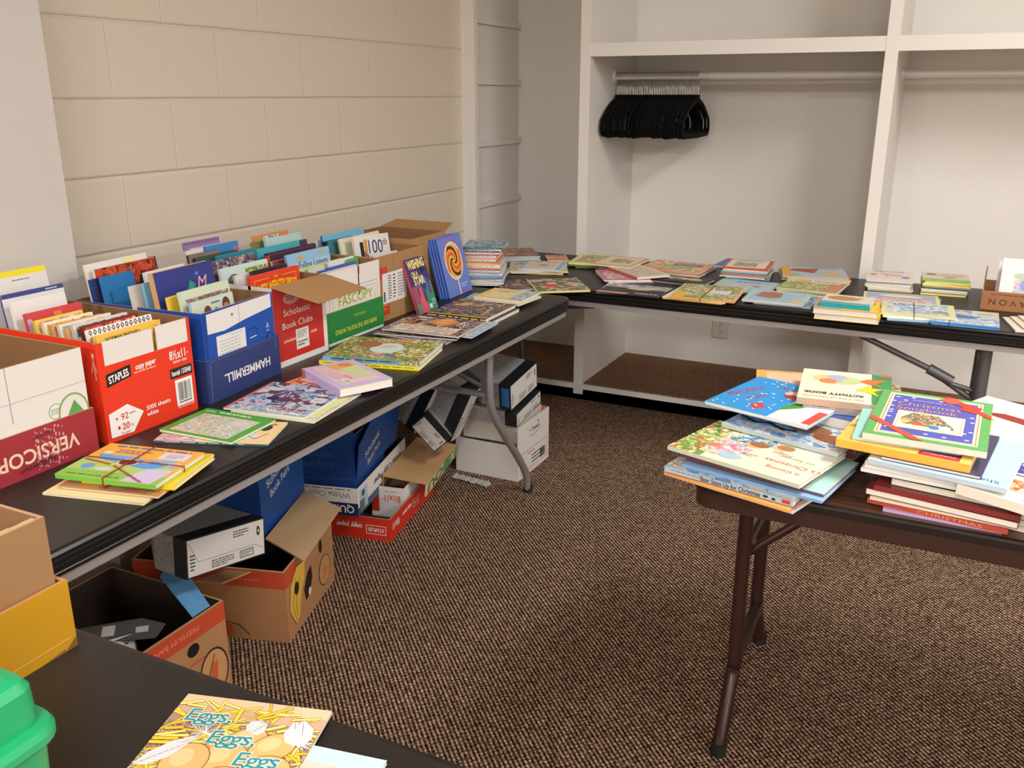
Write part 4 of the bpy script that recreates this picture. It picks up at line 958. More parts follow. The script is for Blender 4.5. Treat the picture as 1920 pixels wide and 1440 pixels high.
# ------------------------------------------------------------ books leaning against the kraft cartons
def leaning(name, label, P, t_, cover, spine, ops, group=None, **k):
    """P: bottom-left, bottom-right, top-left of the cover, world points"""
    bl, br, tl = (Vector(p) for p in P)
    X = (br - bl); w = X.length; X.normalize(); Y = tl - bl; Y -= X * Y.dot(X); h = Y.length; Y.normalize(); Z = X.cross(Y)
    c = bl + X*w/2 + Y*h/2 - Z*t_
    return book(name, label, basis(c, X, Y, Z), w, h, t_, cover, spine, 'L', ops, group=group, **k)
sp_ops = [('txt', 'LOOK INSIDE', 0, 0, .005, (240, 200, 120), {})]
leaning('paperback_book', 'narrow purple paperback with yellow title leaning against the kraft carton', [(.437, 2.675, .7415), (.430, 2.815, .7415), (.379, 2.630, .932)], .012, (66, 50, 110), (180, 70, 80),
    [('rect', -.5, -.5, .0, .0, (150, 84, 110)), ('rect', -.5, -.5, .5, -.32, (90, 140, 110)), ('poly', [(.1, -.1), (.5, .05), (.5, -.4), (.1, -.5)], (50, 140, 110)), ('ell', .1, .02, .2, .14, (90, 120, 200)), ('ell', .1, .0, .15, .11, (60, 70, 140)),
     ('poly', [(-.3, -.5), (-.2, -.05), (-.1, -.05), (.05, -.5)], (226, 90, 110)), ('poly', [(.28, -.2), (.33, .1), (.4, .1), (.42, -.2)], (110, 60, 150)), ('stroke', [(.05, -.1), (.12, .05), (.16, -.12)], .004, INK), ('stroke', [(-.22, -.04), (-.2, -.2)], .005, (40, 30, 50)), ('rect', .1, -.46, .24, -.38, (222, 232, 226)), ('ell', .26, .26, .1, .05, (36, 34, 60)),
     ('txt', 'WISHING', .0, .39, .030, (246, 226, 140), {'bold': .04, 'w': .118}), ('txt', 'ON A', -.18, .215, .018, (246, 226, 140), {'bold': .03, 'w': .045}), ('txt', 'STAR', -.05, .09, .028, (246, 226, 140), {'bold': .04, 'w': .075}), ('lines', .26, -.42, .46, -.3, 3, (200, 230, 216))])
lol = [('ell', 0, .08, .36, .33, (240, 214, 170))]
sw = []
cols = [(220, 90, 40), (244, 190, 60), (70, 30, 24), (240, 150, 50)]
for k in range(4):
    for a0 in range(4):
        pass
for arm in range(8):
    a0 = arm * 45; pts_o = []; pts_i = []
    for s in range(9):
        r1 = .03 + s * .037; aa = R(a0 + s * 26); ab = R(a0 + 45 + s * 26)
        pts_o.append((r1 * math.cos(aa), .08 + r1 * math.sin(aa) * .92)); pts_i.append((r1 * math.cos(ab), .08 + r1 * math.sin(ab) * .92))
    for s in range(8):
        sw.append(('poly', [pts_o[s], pts_o[s+1], pts_i[s+1], pts_i[s]], cols[arm % 4]))
def lolly_ops():
    o = list(lol) + [('rect', -.02, -.5, .03, -.25, (214, 214, 236)), ('lines', .08, -.4, .38, -.32, 2, (206, 216, 240)), ('lines', .06, -.46, .3, -.42, 1, (226, 90, 110))]
    t_ = 'WHO INVENTED IT'
    for i, ch in enumerate(t_):
        a = R(165 - i * 150 / (len(t_) - 1)); rr_ = .385
        if ch != ' ': o.append(('txt', ch, rr_ * math.cos(a), .09 + rr_ * .93 * math.sin(a), .0115, (216, 110, 160), {'rot': math.degrees(a) - 90, 'bold': .02}))
    return o
base = [(.398, 2.955, .7415), (.389, 3.152, .7415), (.345, 2.925, .965)]
nrm = (Vector(base[1]) - Vector(base[0])).cross(Vector(base[2]) - Vector(base[0])).normalized()
for i in range(4):
    P = [Vector(p) - nrm * (.0092 * i) for p in base]
    dz = .7415 - P[0].z
    P = [p + Vector((0, -.006 * i, max(dz, 0) if True else 0)) for p in P]
    b_ = leaning('picture_book', 'blue lollipop picture book leaning on the far kraft carton, ' + ('frontmost', 'second from front', 'third from front', 'rearmost')[i] + ' of four', P, .0088, (104, 130, 208), (50, 84, 160), lolly_ops() if i == 0 else [], group='leaning lollipop books')
    if i == 0:
        cv = [c for c in b_.children if c.name.startswith('cover')][0]
        mb = MB(); mb.ops(Matrix.Translation((0, 0, .0088 + .0006)), sw, .197, .225, lift=.0, step=.000002)
        tx = mb.build('swirl_print', cv); 

# ------------------------------------------------------------ books lying on the left table
ZT = .7402
gl = 'loose books on the left table'
x, y, z, r0, w_, h_ = Q['L1b']
book('folded_booklet', 'cream booklet at the bottom of the rubber-banded bundle nearest the camera', TR(x, y, ZT, R(r0)), w_, h_, .005, (244, 226, 170), (240, 226, 180), 'L', [('rect', -.46, -.36, .46, .5, (214, 164, 106)), ('rect', -.46, -.36, -.1, -.24, (226, 120, 84)), ('rect', .28, .1, .42, .4, (190, 120, 80))], group=gl)
x, y, z, r0, w_, h_ = Q['L1c']
book('picture_book', 'tan picture book with checked edge inside the rubber-banded bundle', TR(x - .012, y - .014, .7455, R(r0 - 2)), w_ + .015, h_ + .03, .005, (206, 150, 96), (206, 150, 96), 'L', [('ell', .05, -.42, .2, .06, (160, 130, 90)), ('lines', .1, -.48, .46, -.38, 2, (190, 60, 50))], group=gl)
book('picture_book', 'bright yellow picture book in the rubber-banded bundle under the garage one', TR(x + .006, y + .003, .751, R(r0)), w_, h_, .010, (250, 214, 30), (250, 214, 30), 'B', [('stroke', [(.42, -.5), (.46, .5)], .001, (80, 60, 20))], group=gl, spine_ops=[('lines', -.3, -.2, .3, .3, 1, INK)])
x, y, z, r0, w_, h_ = Q['L1a']
chk = [('poly', [(-.1 + i*.036, -.12 - i*.028), (-.074 + i*.036, -.14 - i*.028), (-.1 + i*.036, -.16 - i*.028), (-.126 + i*.036, -.14 - i*.028)], (170, 60, 40)) for i in range(13)]
chk += [('poly', [(-.46 + i*.04, .0 - i*.012), (-.435 + i*.04, -.02 - i*.012), (-.46 + i*.04, -.05 - i*.012), (-.48 + i*.04, -.02 - i*.012)], (190, 60, 40)) for i in range(8)]
book('picture_book', 'picture book with blue car and yellow sky on top of the rubber-banded bundle', TR(x, y, .7615, R(r0)), w_, h_, .010, (240, 176, 70), (110, 190, 70), 'B', [
    ('rect', -.5, -.5, .5, -.30, (140, 196, 80)), ('poly', [(-.5, -.3), (.5, -.3), (.42, .02), (-.5, .02)], (176, 206, 110)), ('poly', [(-.36, .03), (-.42, .16), (.0, .17), (.02, -.03), (-.1, -.05)], (90, 170, 230)), ('poly', [(.0, .12), (.02, -.1), (.25, -.14), (.34, -.02), (.3, .12)], (80, 160, 226)),
    ('poly', [(.2, .12), (.34, .0), (.44, -.04), (.42, .08), (.36, .16)], (120, 180, 230)), ('ell', -.04, .0, .1, .1, (240, 200, 160)), ('ell', -.04, .0, .085, .085, (110, 40, 40)), ('ell', .12, .05, .05, .04, (240, 190, 80)), ('poly', [(.14, -.5), (.44, -.5), (.48, -.1), (.22, -.12), (.18, -.3)], (206, 196, 226)), ('ell', -.34, -.2, .06, .08, (110, 160, 220)), ('ell', -.16, -.24, .09, .06, (196, 216, 170)), ('ell', -.16, -.24, .07, .045, (220, 206, 200)),
    ('ell', .40, .06, .07, .05, (222, 206, 210)), ('lines', .36, .03, .44, .09, 2, (90, 90, 140)),
    ('rect', .16, .17, .44, .38, (222, 216, 228)), ('lines', .22, .2, .38, .34, 3, (120, 110, 140)), ('lines', -.38, .38, .4, .46, 1, (96, 104, 170)), ('lines', -.3, .22, .05, .34, 2, (96, 104, 170)), ('ell', -.36, .22, .05, .04, (226, 226, 220)), ('lines', -.42, -.46, .1, -.42, 1, (60, 110, 40))] + chk, group=gl)
bx = band('rust-red rubber band running lengthwise over the bundle nearest the camera', x, y + .006, .7515, .7715, r0, w_ + .002, h_)
band('rust-red rubber band crossing the bundle nearest the camera front to back', x - .004, y, .7515, .7722, r0 + 90, h_ + .002, w_)

x, y, z, r0, w_, h_ = Q['L2b']
book('picture_book', 'teal-spined picture book with penguin under the green songbook', TR(x, y, ZT, R(r0)), w_ * .95, h_, .006, (236, 206, 160), (40, 84, 92), 'B', [('rect', -.5, -.5, -.1, .5, 'pink'), ('rect', -.1, -.5, .5, .5, (240, 206, 150)), ('ell', .36, .2, .05, .14, (30, 30, 40)), ('ell', .30, -.2, .07, .12, (214, 214, 222)), ('stroke', [(.2, -.1), (.35, -.3), (.42, -.05)], .002, INK), ('poly', [(.36, .3), (.44, .34), (.4, .4)], (200, 60, 50)), ('rect', .12, -.4, .22, -.3, (30, 30, 44))], group=gl, spine_ops=[('lines', -.4, -.2, .3, .25, 1, (220, 226, 226))])
x, y, z, r0, w_, h_ = Q['L2a']
book('picture_book', 'green-bordered picture book crowded with small figures', TR(x, y, .7465, R(r0)), w_, h_ + .02, .007, (78, 162, 48), (78, 162, 48), 'L', [('rect', -.40, -.44, .40, .30, (220, 210, 190)), ('rect', -.39, -.43, .39, .29, 'kids:60'), ('ell', .22, .12, .14, .12, (206, 190, 220)), ('ell', .22, .12, .12, .1, (214, 206, 196)), ('lines', -.25, .34, .2, .44, 1, (226, 236, 214)), ('lines', -.44, .34, -.3, .42, 1, (226, 236, 214))], group=gl)
x, y, z, r0, w_, h_ = Q['L3b']
book('picture_book', 'pale green and cream picture book under the insect book', TR(x, y, ZT, R(r0)), w_, h_, .005, (226, 230, 190), (230, 230, 200), 'L', [('rect', -.4, -.46, .5, .46, 'pastel:40'), ('rect', .3, -.4, .46, .4, (222, 224, 160)), ('stroke', [(.2, -.3), (.3, .3)], .006, (222, 130, 110))], group=gl)
x, y, z, r0, w_, h_ = Q['L3a']
book('picture_book', 'glossy blue picture book with large maroon ant', TR(x, y, .7457, R(r0)), w_, h_, .005, (150, 186, 214), (226, 226, 214), 'L', [('rect', -.46, -.5, .5, .5, 'ants:13'), ('rect', -.5, -.5, -.46, .5, (214, 110, 100)), ('rect', -.46, -.5, .5, -.36, 'sky:26'),
    ('ell', -.14, -.05, .10, .06, (40, 44, 90)), ('ell', -.0, -.06, .10, .07, (104, 56, 84)), ('ell', .14, -.05, .06, .05, (110, 60, 80)), ('stroke', [(-.05, 0), (-.1, .2), (-.18, .22)], .004, (96, 60, 90)), ('stroke', [(.04, 0), (.06, .2), (.12, .28)], .004, (96, 60, 90)), ('stroke', [(.14, 0), (.24, .16), (.3, .18)], .004, (96, 60, 90)), ('stroke', [(-.04, -.1), (-.1, -.28)], .004, (96, 60, 90)), ('stroke', [(.06, -.1), (.1, -.3)], .004, (96, 60, 90)), ('stroke', [(.16, -.1), (.28, -.2)], .004, (96, 60, 90)),
    ('ell', .1, .32, .07, .04, (222, 206, 214)), ('ell', .33, .2, .07, .04, (222, 210, 214)), ('ell', -.3, .25, .1, .06, (206, 214, 200)), ('rect', .30, -.06, .46, .1, (226, 222, 220)), ('bars', .33, -.02, .43, .06, (170, 170, 170)), ('lines', .0, -.42, .4, -.3, 2, (196, 100, 110))], group=gl)
x, y, z, r0, w_, h_ = Q['L4b']
book('picture_book', 'orange-bordered picture book under the lilac one', TR(x + .02, y, ZT, R(r0)), w_ + .03, h_ + .05, .010, (236, 150, 110), (236, 150, 100), 'B', [('rect', -.45, -.42, .45, .45, 'red:30'), ('rect', -.4, -.3, .0, .1, (236, 206, 196))], group=gl)
x, y, z, r0, w_, h_ = Q['L4a']
book('picture_book', 'lilac hardcover with peach and green picture lying across the orange book', TR(x, y, .7507, R(r0)), w_, h_, .022, (202, 186, 220), (196, 170, 210), 'B', [('rect', -.42, -.36, .40, .38, (228, 196, 200)), ('poly', [(-.42, .38), (-.1, .38), (-.18, -.05), (-.42, -.1)], (236, 170, 100)), ('poly', [(-.25, .38), (.25, .38), (.2, .05), (-.2, .0)], (206, 214, 160)), ('ell', .14, -.12, .12, .1, (222, 150, 160)), ('ell', .0, -.2, .18, .1, (226, 180, 186)), ('rect', .18, -.28, .40, -.12, (228, 222, 222)), ('bars', .24, -.24, .36, -.16, (170, 176, 170)), ('lines', -.38, .1, -.25, .3, 3, (190, 110, 60))], group=gl, spine_ops=[('rect', -.5, -.5, -.4, .5, (200, 110, 96))])
x, y, z, r0, w_, h_ = Q['L5']
lf = [('rect', -.5, -.5, .5, .5, 'jungle:34'), ('rect', .16, -.3, .5, .5, 'leaf:24'), ('ell', .02, .02, .17, .24, (206, 226, 214)), ('lines', -.06, .0, .1, .16, 2, (206, 110, 110)), ('ell', -.2, .16, .12, .16, (160, 96, 56)), ('ell', .1, .4, .1, .07, (214, 140, 100)), ('ell', .14, -.3, .06, .05, (90, 110, 170)), ('ell', .0, -.3, .06, .04, (226, 120, 130))]
for i in range(5): lf.append(('stroke', [(.2 + i*.05, .05), (.23 + i*.05, .15), (.22 + i*.05, .28)], .003, (130, 150, 60)))
book('picture_book', 'thick yellow-spined book under the jungle picture book', TR(x - .005, y - .005, ZT, R(r0)), w_ + .01, h_, .012, (236, 220, 40), (236, 220, 40), 'B', [('rect', -.5, -.5, .5, .5, 'sky')], group=gl, spine_ops=[('lines', -.45, -.2, .45, .25, 1, (140, 120, 30))])
book('picture_book', 'jungle picture book with leopard and ferns and a busy spine', TR(x, y, .7525, R(r0)), w_, h_, .013, (130, 160, 80), (110, 160, 180), 'B', lf, group=gl, spine_ops=[('rect', -.5, -.5, -.42, .5, (130, 180, 220)), ('lines', -.4, -.25, .25, .3, 1, (30, 50, 80)), ('rect', .3, -.4, .5, .4, 'leaf:60')])

def flat(key, label, t_, z0, cover, spine, ops, side='L', name='picture_book', dx=0, dy=0, dr=0, grp=None, **k):
    x, y, z, r0, w_, h_ = Q[key]
    h_ = min(h_, .30)
    return book(name, label, TR(x + dx, y + dy, z0, R(r0 + dr)), w_, h_, t_, cover, spine, side, ops, group=grp or gl, **k)
flat('L6b', 'dark blue picture book lowest in the pile with the pumpkin cover', .005, ZT, (60, 60, 100), (90, 90, 120), [('rect', -.5, -.5, .5, .5, 'purple')], dr=-6, dy=-.01)
flat('L6b', 'black and red comic-like picture book under the pumpkin one', .006, .7458, (40, 36, 50), (40, 36, 46), [('rect', -.5, -.5, .5, .5, 'spooky:40'), ('rect', -.5, -.1, -.3, .3, (206, 90, 90)), ('rect', -.46, .0, -.36, .2, (230, 220, 220))], dr=4)
flat('L6a', 'pale blue book sticking out right of the pumpkin cover', .005, .7523, (150, 180, 214), (120, 150, 200), [('rect', -.5, -.5, .5, .5, 'sky')], dx=.03, dy=.035)
flat('L6a', 'dark Halloween picture book with an orange pumpkin', .007, .7578, (60, 60, 96), (60, 56, 80), [('rect', -.5, -.5, .5, .5, 'spooky:22'), ('rect', -.4, -.5, .4, -.1, 'cream:30'), ('ell', .05, .22, .17, .20, (232, 140, 60)), ('ell', .05, .22, .09, .19, (240, 166, 90)), ('ell', -.28, .38, .1, .04, (210, 216, 240)), ('stroke', [(.3, .3), (.38, .0)], .003, (230, 220, 230))])
zz = [('poly', [(-.5 + i*.05, -.5), (-.475 + i*.05, -.40), (-.45 + i*.05, -.5)], (226, 196, 70)) for i in range(20)]
flat('L7', 'second dark spiral-bound Halloween book directly under the yellow-zigzag one', .014, ZT, (36, 34, 44), (110, 50, 40), [], side='B', dx=.012, dy=.006)
flat('L7', 'dark Halloween book with yellow zigzag edge at the foot of the lollipop books', .013, .7545, (36, 34, 40), (30, 28, 32), [('rect', -.5, -.4, .5, .5, 'night:18'), ('poly', [(-.4, .1), (-.3, .3), (-.1, .3), (-.2, .1)], (226, 170, 70)), ('poly', [(.26, .1), (.3, .12), (.36, -.3), (.32, -.3)], (226, 150, 90)), ('ell', .0, .2, .1, .06, (190, 140, 110))] + zz, side='B', spine_ops=[('lines', -.5, -.3, .5, .35, 1, (226, 200, 110))])
flat('L8', 'grey-violet booklet under the yellow one by the lollipop books', .006, ZT, (150, 146, 170), (120, 120, 150), [('rect', -.5, -.5, .5, .5, 'night')], dx=-.06, dy=-.01, dr=14)
flat('L8', 'blue booklet fanned out beneath the yellow-fronted one', .006, .7466, (70, 130, 200), (60, 120, 190), [('rect', -.5, -.5, .2, .5, 'sea')], dx=-.05, dy=-.05, dr=4)
flat('L8', 'white curled booklet second under the yellow-fronted one', .006, .753, (228, 226, 214), (206, 206, 190), [], dx=.01, dy=-.02, dr=-5)
flat('L8', 'yellow-fronted picture book on the pile near the table corner', .008, .7596, (240, 204, 100), (226, 200, 120), [('rect', -.36, -.4, .2, .4, (236, 222, 176)), ('lines', -.3, .1, .1, .3, 2, (110, 110, 130)), ('rect', .2, -.5, .5, .5, 'sky:30')])
flat('L13', 'dark illustrated booklet half under the green dragon book', .006, ZT, (90, 70, 70), (200, 180, 150), [('rect', -.5, -.5, .5, .5, 'night:24'), ('ell', .1, 0, .2, .1, (206, 140, 90))])
flat('L12', 'dark green picture book with orange animal at the table corner', .009, ZT, (60, 96, 76), (222, 206, 140), [('rect', -.5, -.5, .5, .5, (70, 100, 80)), ('rect', -.5, -.5, .5, .5, 'tree:12'), ('ell', -.08, .1, .1, .08, (222, 206, 160)), ('ell', -.14, -.1, .12, .14, (214, 96, 60)), ('rect', -.5, -.5, -.47, .5, (226, 210, 140))], side='B', pages=(236, 226, 180))

# tall stack of thin books
r_ = random.Random(5)
SC = [(40, 90, 110), (216, 214, 206), (60, 80, 120), (226, 214, 210), (196, 90, 90), (226, 222, 214), (220, 140, 130), (230, 226, 220), (226, 120, 60), (240, 184, 50), (228, 224, 220), (226, 222, 214), (190, 80, 60), (224, 222, 216), (180, 176, 170), (224, 222, 214), (120, 150, 200), (90, 130, 190), (226, 220, 206), (200, 206, 170), (226, 224, 220), (230, 228, 224)]
NB = len(SC); tt = .158 / NB
for i in range(NB):
    j = NB - 1 - i; c = SC[j]
    T = TR(.348 + r_.uniform(-.006, .006) + .012*math.sin(i*.35), 3.32 + r_.uniform(-.004, .004), ZT + .002 + tt*i, R(20 + r_.uniform(-3, 3)))
    nm = ('white', 'red', 'orange', 'yellow', 'blue', 'teal', 'grey', 'pink')
    def cname(c):
        r, g, b_ = c
        if min(c) > 195: return 'white'
        if r > 200 and g > 160 and b_ < 120: return 'yellow'
        if r > 200 and g < 140 and b_ < 100: return 'orange'
        if r > 180 and b_ < 150: return 'rose'
        if b_ > r + 30: return 'blue'
        return 'grey'
    book('paperback_book', '%s-spined thin paperback, %s in the tall stack' % (cname(c), ORD[j]), T, .165, .20, tt*.97, c if j else (40, 90, 80), c, 'B', [('rect', -.5, -.5, .5, .5, 'sea')] if j == 0 else [], group='tall stack of thin paperbacks', spine_ops=[('lines', -.4, -.15, .4, .2, 1, (70, 70, 90) if min(c) > 190 else (230, 226, 216))])

# ------------------------------------------------------------ books on the table in front of the closet
G = 'picture books on the closet table'
P_ = pile
P_(Q['L10'], ZT, 3, ['brown', 'cream', 'sky'], 'the dark pile right of the tall stack', G, 1, hmax=.24, first=dict(label='dark reddish picture book lying right of the tall paperback stack', cover=(70, 50, 50), spine=(206, 202, 196), side='B', ops=[('rect', -.5, -.5, .5, .5, 'brown:26'), ('ell', .2, 0, .2, .12, (150, 80, 90)), ('ell', -.2, -.2, .16, .08, (226, 190, 100))]))
P_(Q['L11b'], ZT, 3, ['kids', 'orange', 'yellow'], 'the pile with the thin white pamphlet', G, 2, hmax=.23, jit=.014, jr=8)
x, y, z, r0, w_, h_ = Q['L11']
book('picture_book', 'white pamphlet with blue right edge on top of its pile', TR(x, y, .7554, R(r0 - 8)), w_ + .02, .21, .008, (228, 220, 212), (200, 210, 214), 'B', [('rect', -.36, -.3, .3, .3, (226, 206, 190)), ('ell', .0, 0, .12, .1, (222, 140, 96)), ('rect', .38, -.5, .5, .5, (150, 196, 220)), ('rect', -.5, -.5, -.44, .5, (150, 190, 214)), ('lines', -.3, .34, .3, .42, 1, INK)], group=G)
P_(Q['B1'], ZT, 2, ['orange', 'sky'], 'the little pile at the back left corner', G, 3, hmax=.15)
P_(Q['B2'], ZT, 3, ['yellow', 'leaf', 'cream'], 'the yellow and green pile', G, 4, hmax=.24, jit=.02, jr=6, first=dict(label='yellow picture book with green landscape in front of the closet post', cover=(236, 222, 150), spine=(226, 214, 130), ops=[('rect', -.36, -.4, .4, .4, 'leaf:20')]))
x, y, z, r0, w_, h_ = Q['B3']
book('picture_book', 'orange-edged book lying tilted across the yellow and green pile', TR(x, y, .7655, R(r0 - 22)), .19, .24, .008, (226, 160, 110), (226, 150, 100), 'L', [('rect', -.44, -.44, .44, .44, (236, 220, 186)), ('rect', -.2, -.2, .3, .2, 'leaf:30')], group=G)
P_(Q['B5'], ZT, 3, ['pink', 'pink', 'purple'], 'the pink pile left of centre', G, 5, hmax=.24, jit=.012, jr=6)
x, y, z, r0, w_, h_ = Q['B4']
book('picture_book', 'cream book with red edge lying askew over the pink pile', TR(x, y, .757, R(r0)), .16, .26, .010, (236, 222, 206), (206, 100, 80), 'L', [('rect', -.4, -.42, .4, .42, 'cream:34'), ('rect', -.5, -.5, -.46, .5, (200, 90, 70))], group=G)
P_(Q['B6'], ZT, 3, ['orange', 'gray', 'cream'], 'the wide orange pile at the table back', G, 6, hmax=.24, first=dict(label='wide orange picture book with blue title box in front of the closet bay', cover=(234, 180, 140), spine=(230, 160, 120), ops=[('rect', -.46, -.46, .46, .46, 'orange:16'), ('rect', -.2, -.3, .3, .1, 'leaf:30'), ('rect', -.1, .1, .36, .28, (84, 100, 150)), ('lines', -.06, .14, .3, .24, 1, (206, 216, 200))]))
P_(Q['B7'], ZT, 2, ['night', 'gray'], 'the dark penguin-coloured pair', G, 7, hmax=.2, first=dict(label='black picture book with cream shape lying before the wide orange one', cover=(40, 40, 46), spine=(30, 30, 34), ops=[('ell', -.1, .1, .22, .2, (214, 204, 180)), ('ell', .2, .1, .14, .2, (206, 190, 120)), ('rect', -.5, -.5, .5, -.3, (30, 30, 34)), ('ell', -.1, .05, .1, .1, (90, 90, 90))]))
P_(Q['B8'], ZT, 2, ['night', 'sky'], 'the black pair at the front edge', G, 8, hmax=.21, jit=.02, jr=8, first=dict(label='black picture book with white title at the front edge of the closet table', cover=(48, 48, 54), spine=(30, 30, 34), ops=[('rect', -.5, .1, .5, .5, 'gray:14'), ('ell', .05, .1, .2, .12, (214, 196, 150)), ('lines', .1, -.4, .45, -.28, 1, (226, 226, 226)), ('rect', -.5, -.5, .0, -.36, (226, 150, 130))]))
x, y, z, r0, w_, h_ = Q['B9']
P_((x - .02, y - .01, .749, r0 - 6, w_, .24), ZT, 2, ['cream', 'yellow'], 'the banded bundle in front of the outlet', G, 9, jit=.015, jr=6)
P_((x, y, .757, r0, w_, .27), .7492, 1, ['kids'], 'x', G, 9, first=dict(label='busy yellow and green picture book held by a rubber band above the outlet', cover=(230, 196, 120), spine=(226, 160, 90), ops=[('rect', -.5, -.5, .5, .5, 'leaf:22'), ('rect', -.5, -.5, -.3, -.1, (236, 190, 70)), ('rect', .02, -.1, .34, .14, (226, 222, 230)), ('frame', -.5, -.5, .5, .5, .03, (232, 190, 140))]))
band('red rubber band round the busy bundle above the outlet', x, y, ZT, .757, r0 + 88, .272, .2, (170, 60, 50))
P_(Q['B10'], ZT, 7, ['cream', 'kids', 'sky', 'gray', 'brown', 'red', 'sea'], 'the stack topped by the red-bordered book', G, 10, hmax=.22, jit=.008, jr=5, first=dict(label='red-bordered cream picture book on top of its stack', cover=(206, 84, 70), spine=(196, 80, 66), ops=[('rect', -.44, -.44, .42, .46, (238, 226, 204)), ('rect', -.3, -.3, .2, .12, 'xmas:30'), ('lines', -.3, .24, .3, .36, 1, INK)]))
book('picture_book', 'blue book sticking out left of the red-bordered stack', TR(1.235, 3.95, .7905 - .006, R(-4)), .09, .2, .005, (74, 106, 170), (60, 90, 150), 'L', [('rect', -.2, .2, .4, .45, (214, 210, 220))], group=G)
P_(Q['B11'], ZT, 2, ['sky', 'leaf'], 'the pale blue pair behind the bear', G, 11, hmax=.24, first=dict(label='pale blue picture book with small dark title behind the bear book', cover=(184, 202, 206), spine=(170, 190, 200), ops=[('rect', -.5, .36, -.3, .5, (170, 200, 130)), ('lines', -.2, .22, .4, .36, 2, (70, 80, 90)), ('rect', -.4, -.5, .4, -.2, 'sky:30'), ('ell', .2, 0, .07, .05, (190, 110, 100))]))
x, y, z, r0, w_, h_ = Q['B12']
book('picture_book', 'royal blue book sticking out right under the bear cover', TR(x + .035, y + .01, ZT, R(r0)), .21, .2, .007, (50, 110, 180), (50, 110, 180), 'L', [('rect', .2, -.5, .5, .5, 'sea:40')], group=G)
P_((x, y, .757, r0, w_, h_), .7475, 1, ['sky'], 'x', G, 12, first=dict(label='light blue picture book with a brown bear face at the table edge', cover=(176, 214, 200), spine=(206, 200, 206), side='B', ops=[('rect', -.42, -.42, .44, .44, (160, 196, 222)), ('poly', [(-.36, -.1), (-.3, .3), (-.1, .4), (.06, .3), (.08, -.1), (-.1, -.22)], (176, 116, 76)), ('poly', [(.2, -.4), (.42, .1), (.44, -.42)], (226, 190, 150)), ('lines', .05, .24, .4, .34, 1, (230, 236, 240)), ('stroke', [(-.1, -.3), (.3, -.1)], .004, (226, 206, 140))]))
P_(Q['B13'], ZT, 3, ['sky', 'orange', 'kids'], 'the orange-cornered pile left of the right post', G, 13, hmax=.24, jit=.02, jr=6, first=dict(label='grey-blue picture book with red roof shape left of the right closet post', cover=(190, 200, 206), spine=(180, 180, 180), ops=[('poly', [(-.4, .1), (-.3, .3), (.1, .34), (.0, -.1)], (176, 80, 54)), ('poly', [(.0, -.2), (.3, .1), (.46, -.4)], (222, 190, 130)), ('rect', -.5, -.5, -.36, .5, (236, 176, 70)), ('lines', .0, .36, .4, .44, 1, (70, 80, 90)), ('ell', -.3, -.3, .1, .08, (170, 190, 110))]))
P_(Q['B14'], ZT, 3, ['cream', 'leaf', 'kids'], 'the pile of tree-framed covers', G, 14, hmax=.25, jit=.012, jr=5, first=dict(label='cream picture book with animals among leaves on a three-book pile', cover=(226, 214, 176), spine=(200, 190, 150), ops=[('rect', -.5, -.5, .5, .1, 'leaf:30'), ('rect', .26, -.5, .5, .3, (206, 140, 110)), ('ell', -.2, .2, .2, .12, (226, 190, 120)), ('rect', -.1, .16, .4, .34, (232, 224, 206)), ('lines', -.06, .2, .36, .3, 1, INK)]))
x, y, z, r0, w_, h_ = Q['B15']
for i, (nm, zz0) in enumerate((('lower', ZT), ('upper', .7605))):
    book('hardcover_book', '%s of the two thick yellow-covered books by the teal one' % nm, TR(x + .004 - .008*i, y, zz0, R(r0 + 2*i)), w_, .19, .0195, (238, 196, 40), (238, 196, 40), 'R', [('rect', -.5, -.5, -.06, .5, (196, 170, 140)), ('lines', .3, .1, .44, .3, 1, (120, 80, 40))], group=G, spine_ops=[])
x, y, z, r0, w_, h_ = Q['B15t']
book('hardcover_book', 'teal-spined book with a brown animal on top of the yellow ones', TR(x, y + .01, .7803, R(r0 - 10)), .165, .15, .017, (226, 216, 200), (30, 150, 160), 'B', [('ell', -.1, .1, .34, .24, (196, 140, 84)), ('ell', .2, .2, .1, .06, (226, 120, 70)), ('rect', -.5, -.5, .5, -.34, (60, 170, 180))], group=G)
P_(Q['B16'], ZT, 8, ['cream', 'pink', 'sky', 'red', 'gray', 'orange', 'yellow', 'yellow'], 'the stack before the right closet post', G, 16, hmax=.19, jit=.005, jr=2, first=dict(label='white picture book with toothbrush drawing on its eight-book stack', cover=(232, 216, 204), spine=(226, 190, 190), side='B', ops=[('stroke', [(-.2, .3), (-.05, -.1)], .003, INK), ('poly', [(-.1, .1), (.26, .05), (.26, -.05), (-.08, -.0)], (222, 150, 130)), ('ell', .34, -.2, .09, .12, (90, 150, 200)), ('ell', -.36, .0, .08, .09, (200, 130, 70)), ('lines', -.35, .36, .3, .44, 1, INK)]))
P_(Q['B17'], ZT, 10, ['kids', 'yellow', 'cream', 'yellow', 'gray', 'leaf', 'cream', 'sky', 'yellow', 'yellow'], 'the rightmost stack at the table back', G, 17, hmax=.18, jit=.008, jr=2, first=dict(label='cream picture book with green strip on the rightmost stack', cover=(222, 204, 184), spine=(120, 180, 80), side='B', ops=[('rect', -.5, -.5, .5, -.34, (130, 190, 80)), ('ell', -.3, .2, .12, .1, (120, 80, 60)), ('ell', .1, -.1, .14, .08, (200, 130, 96)), ('lines', -.1, .1, .4, .2, 1, INK)]))
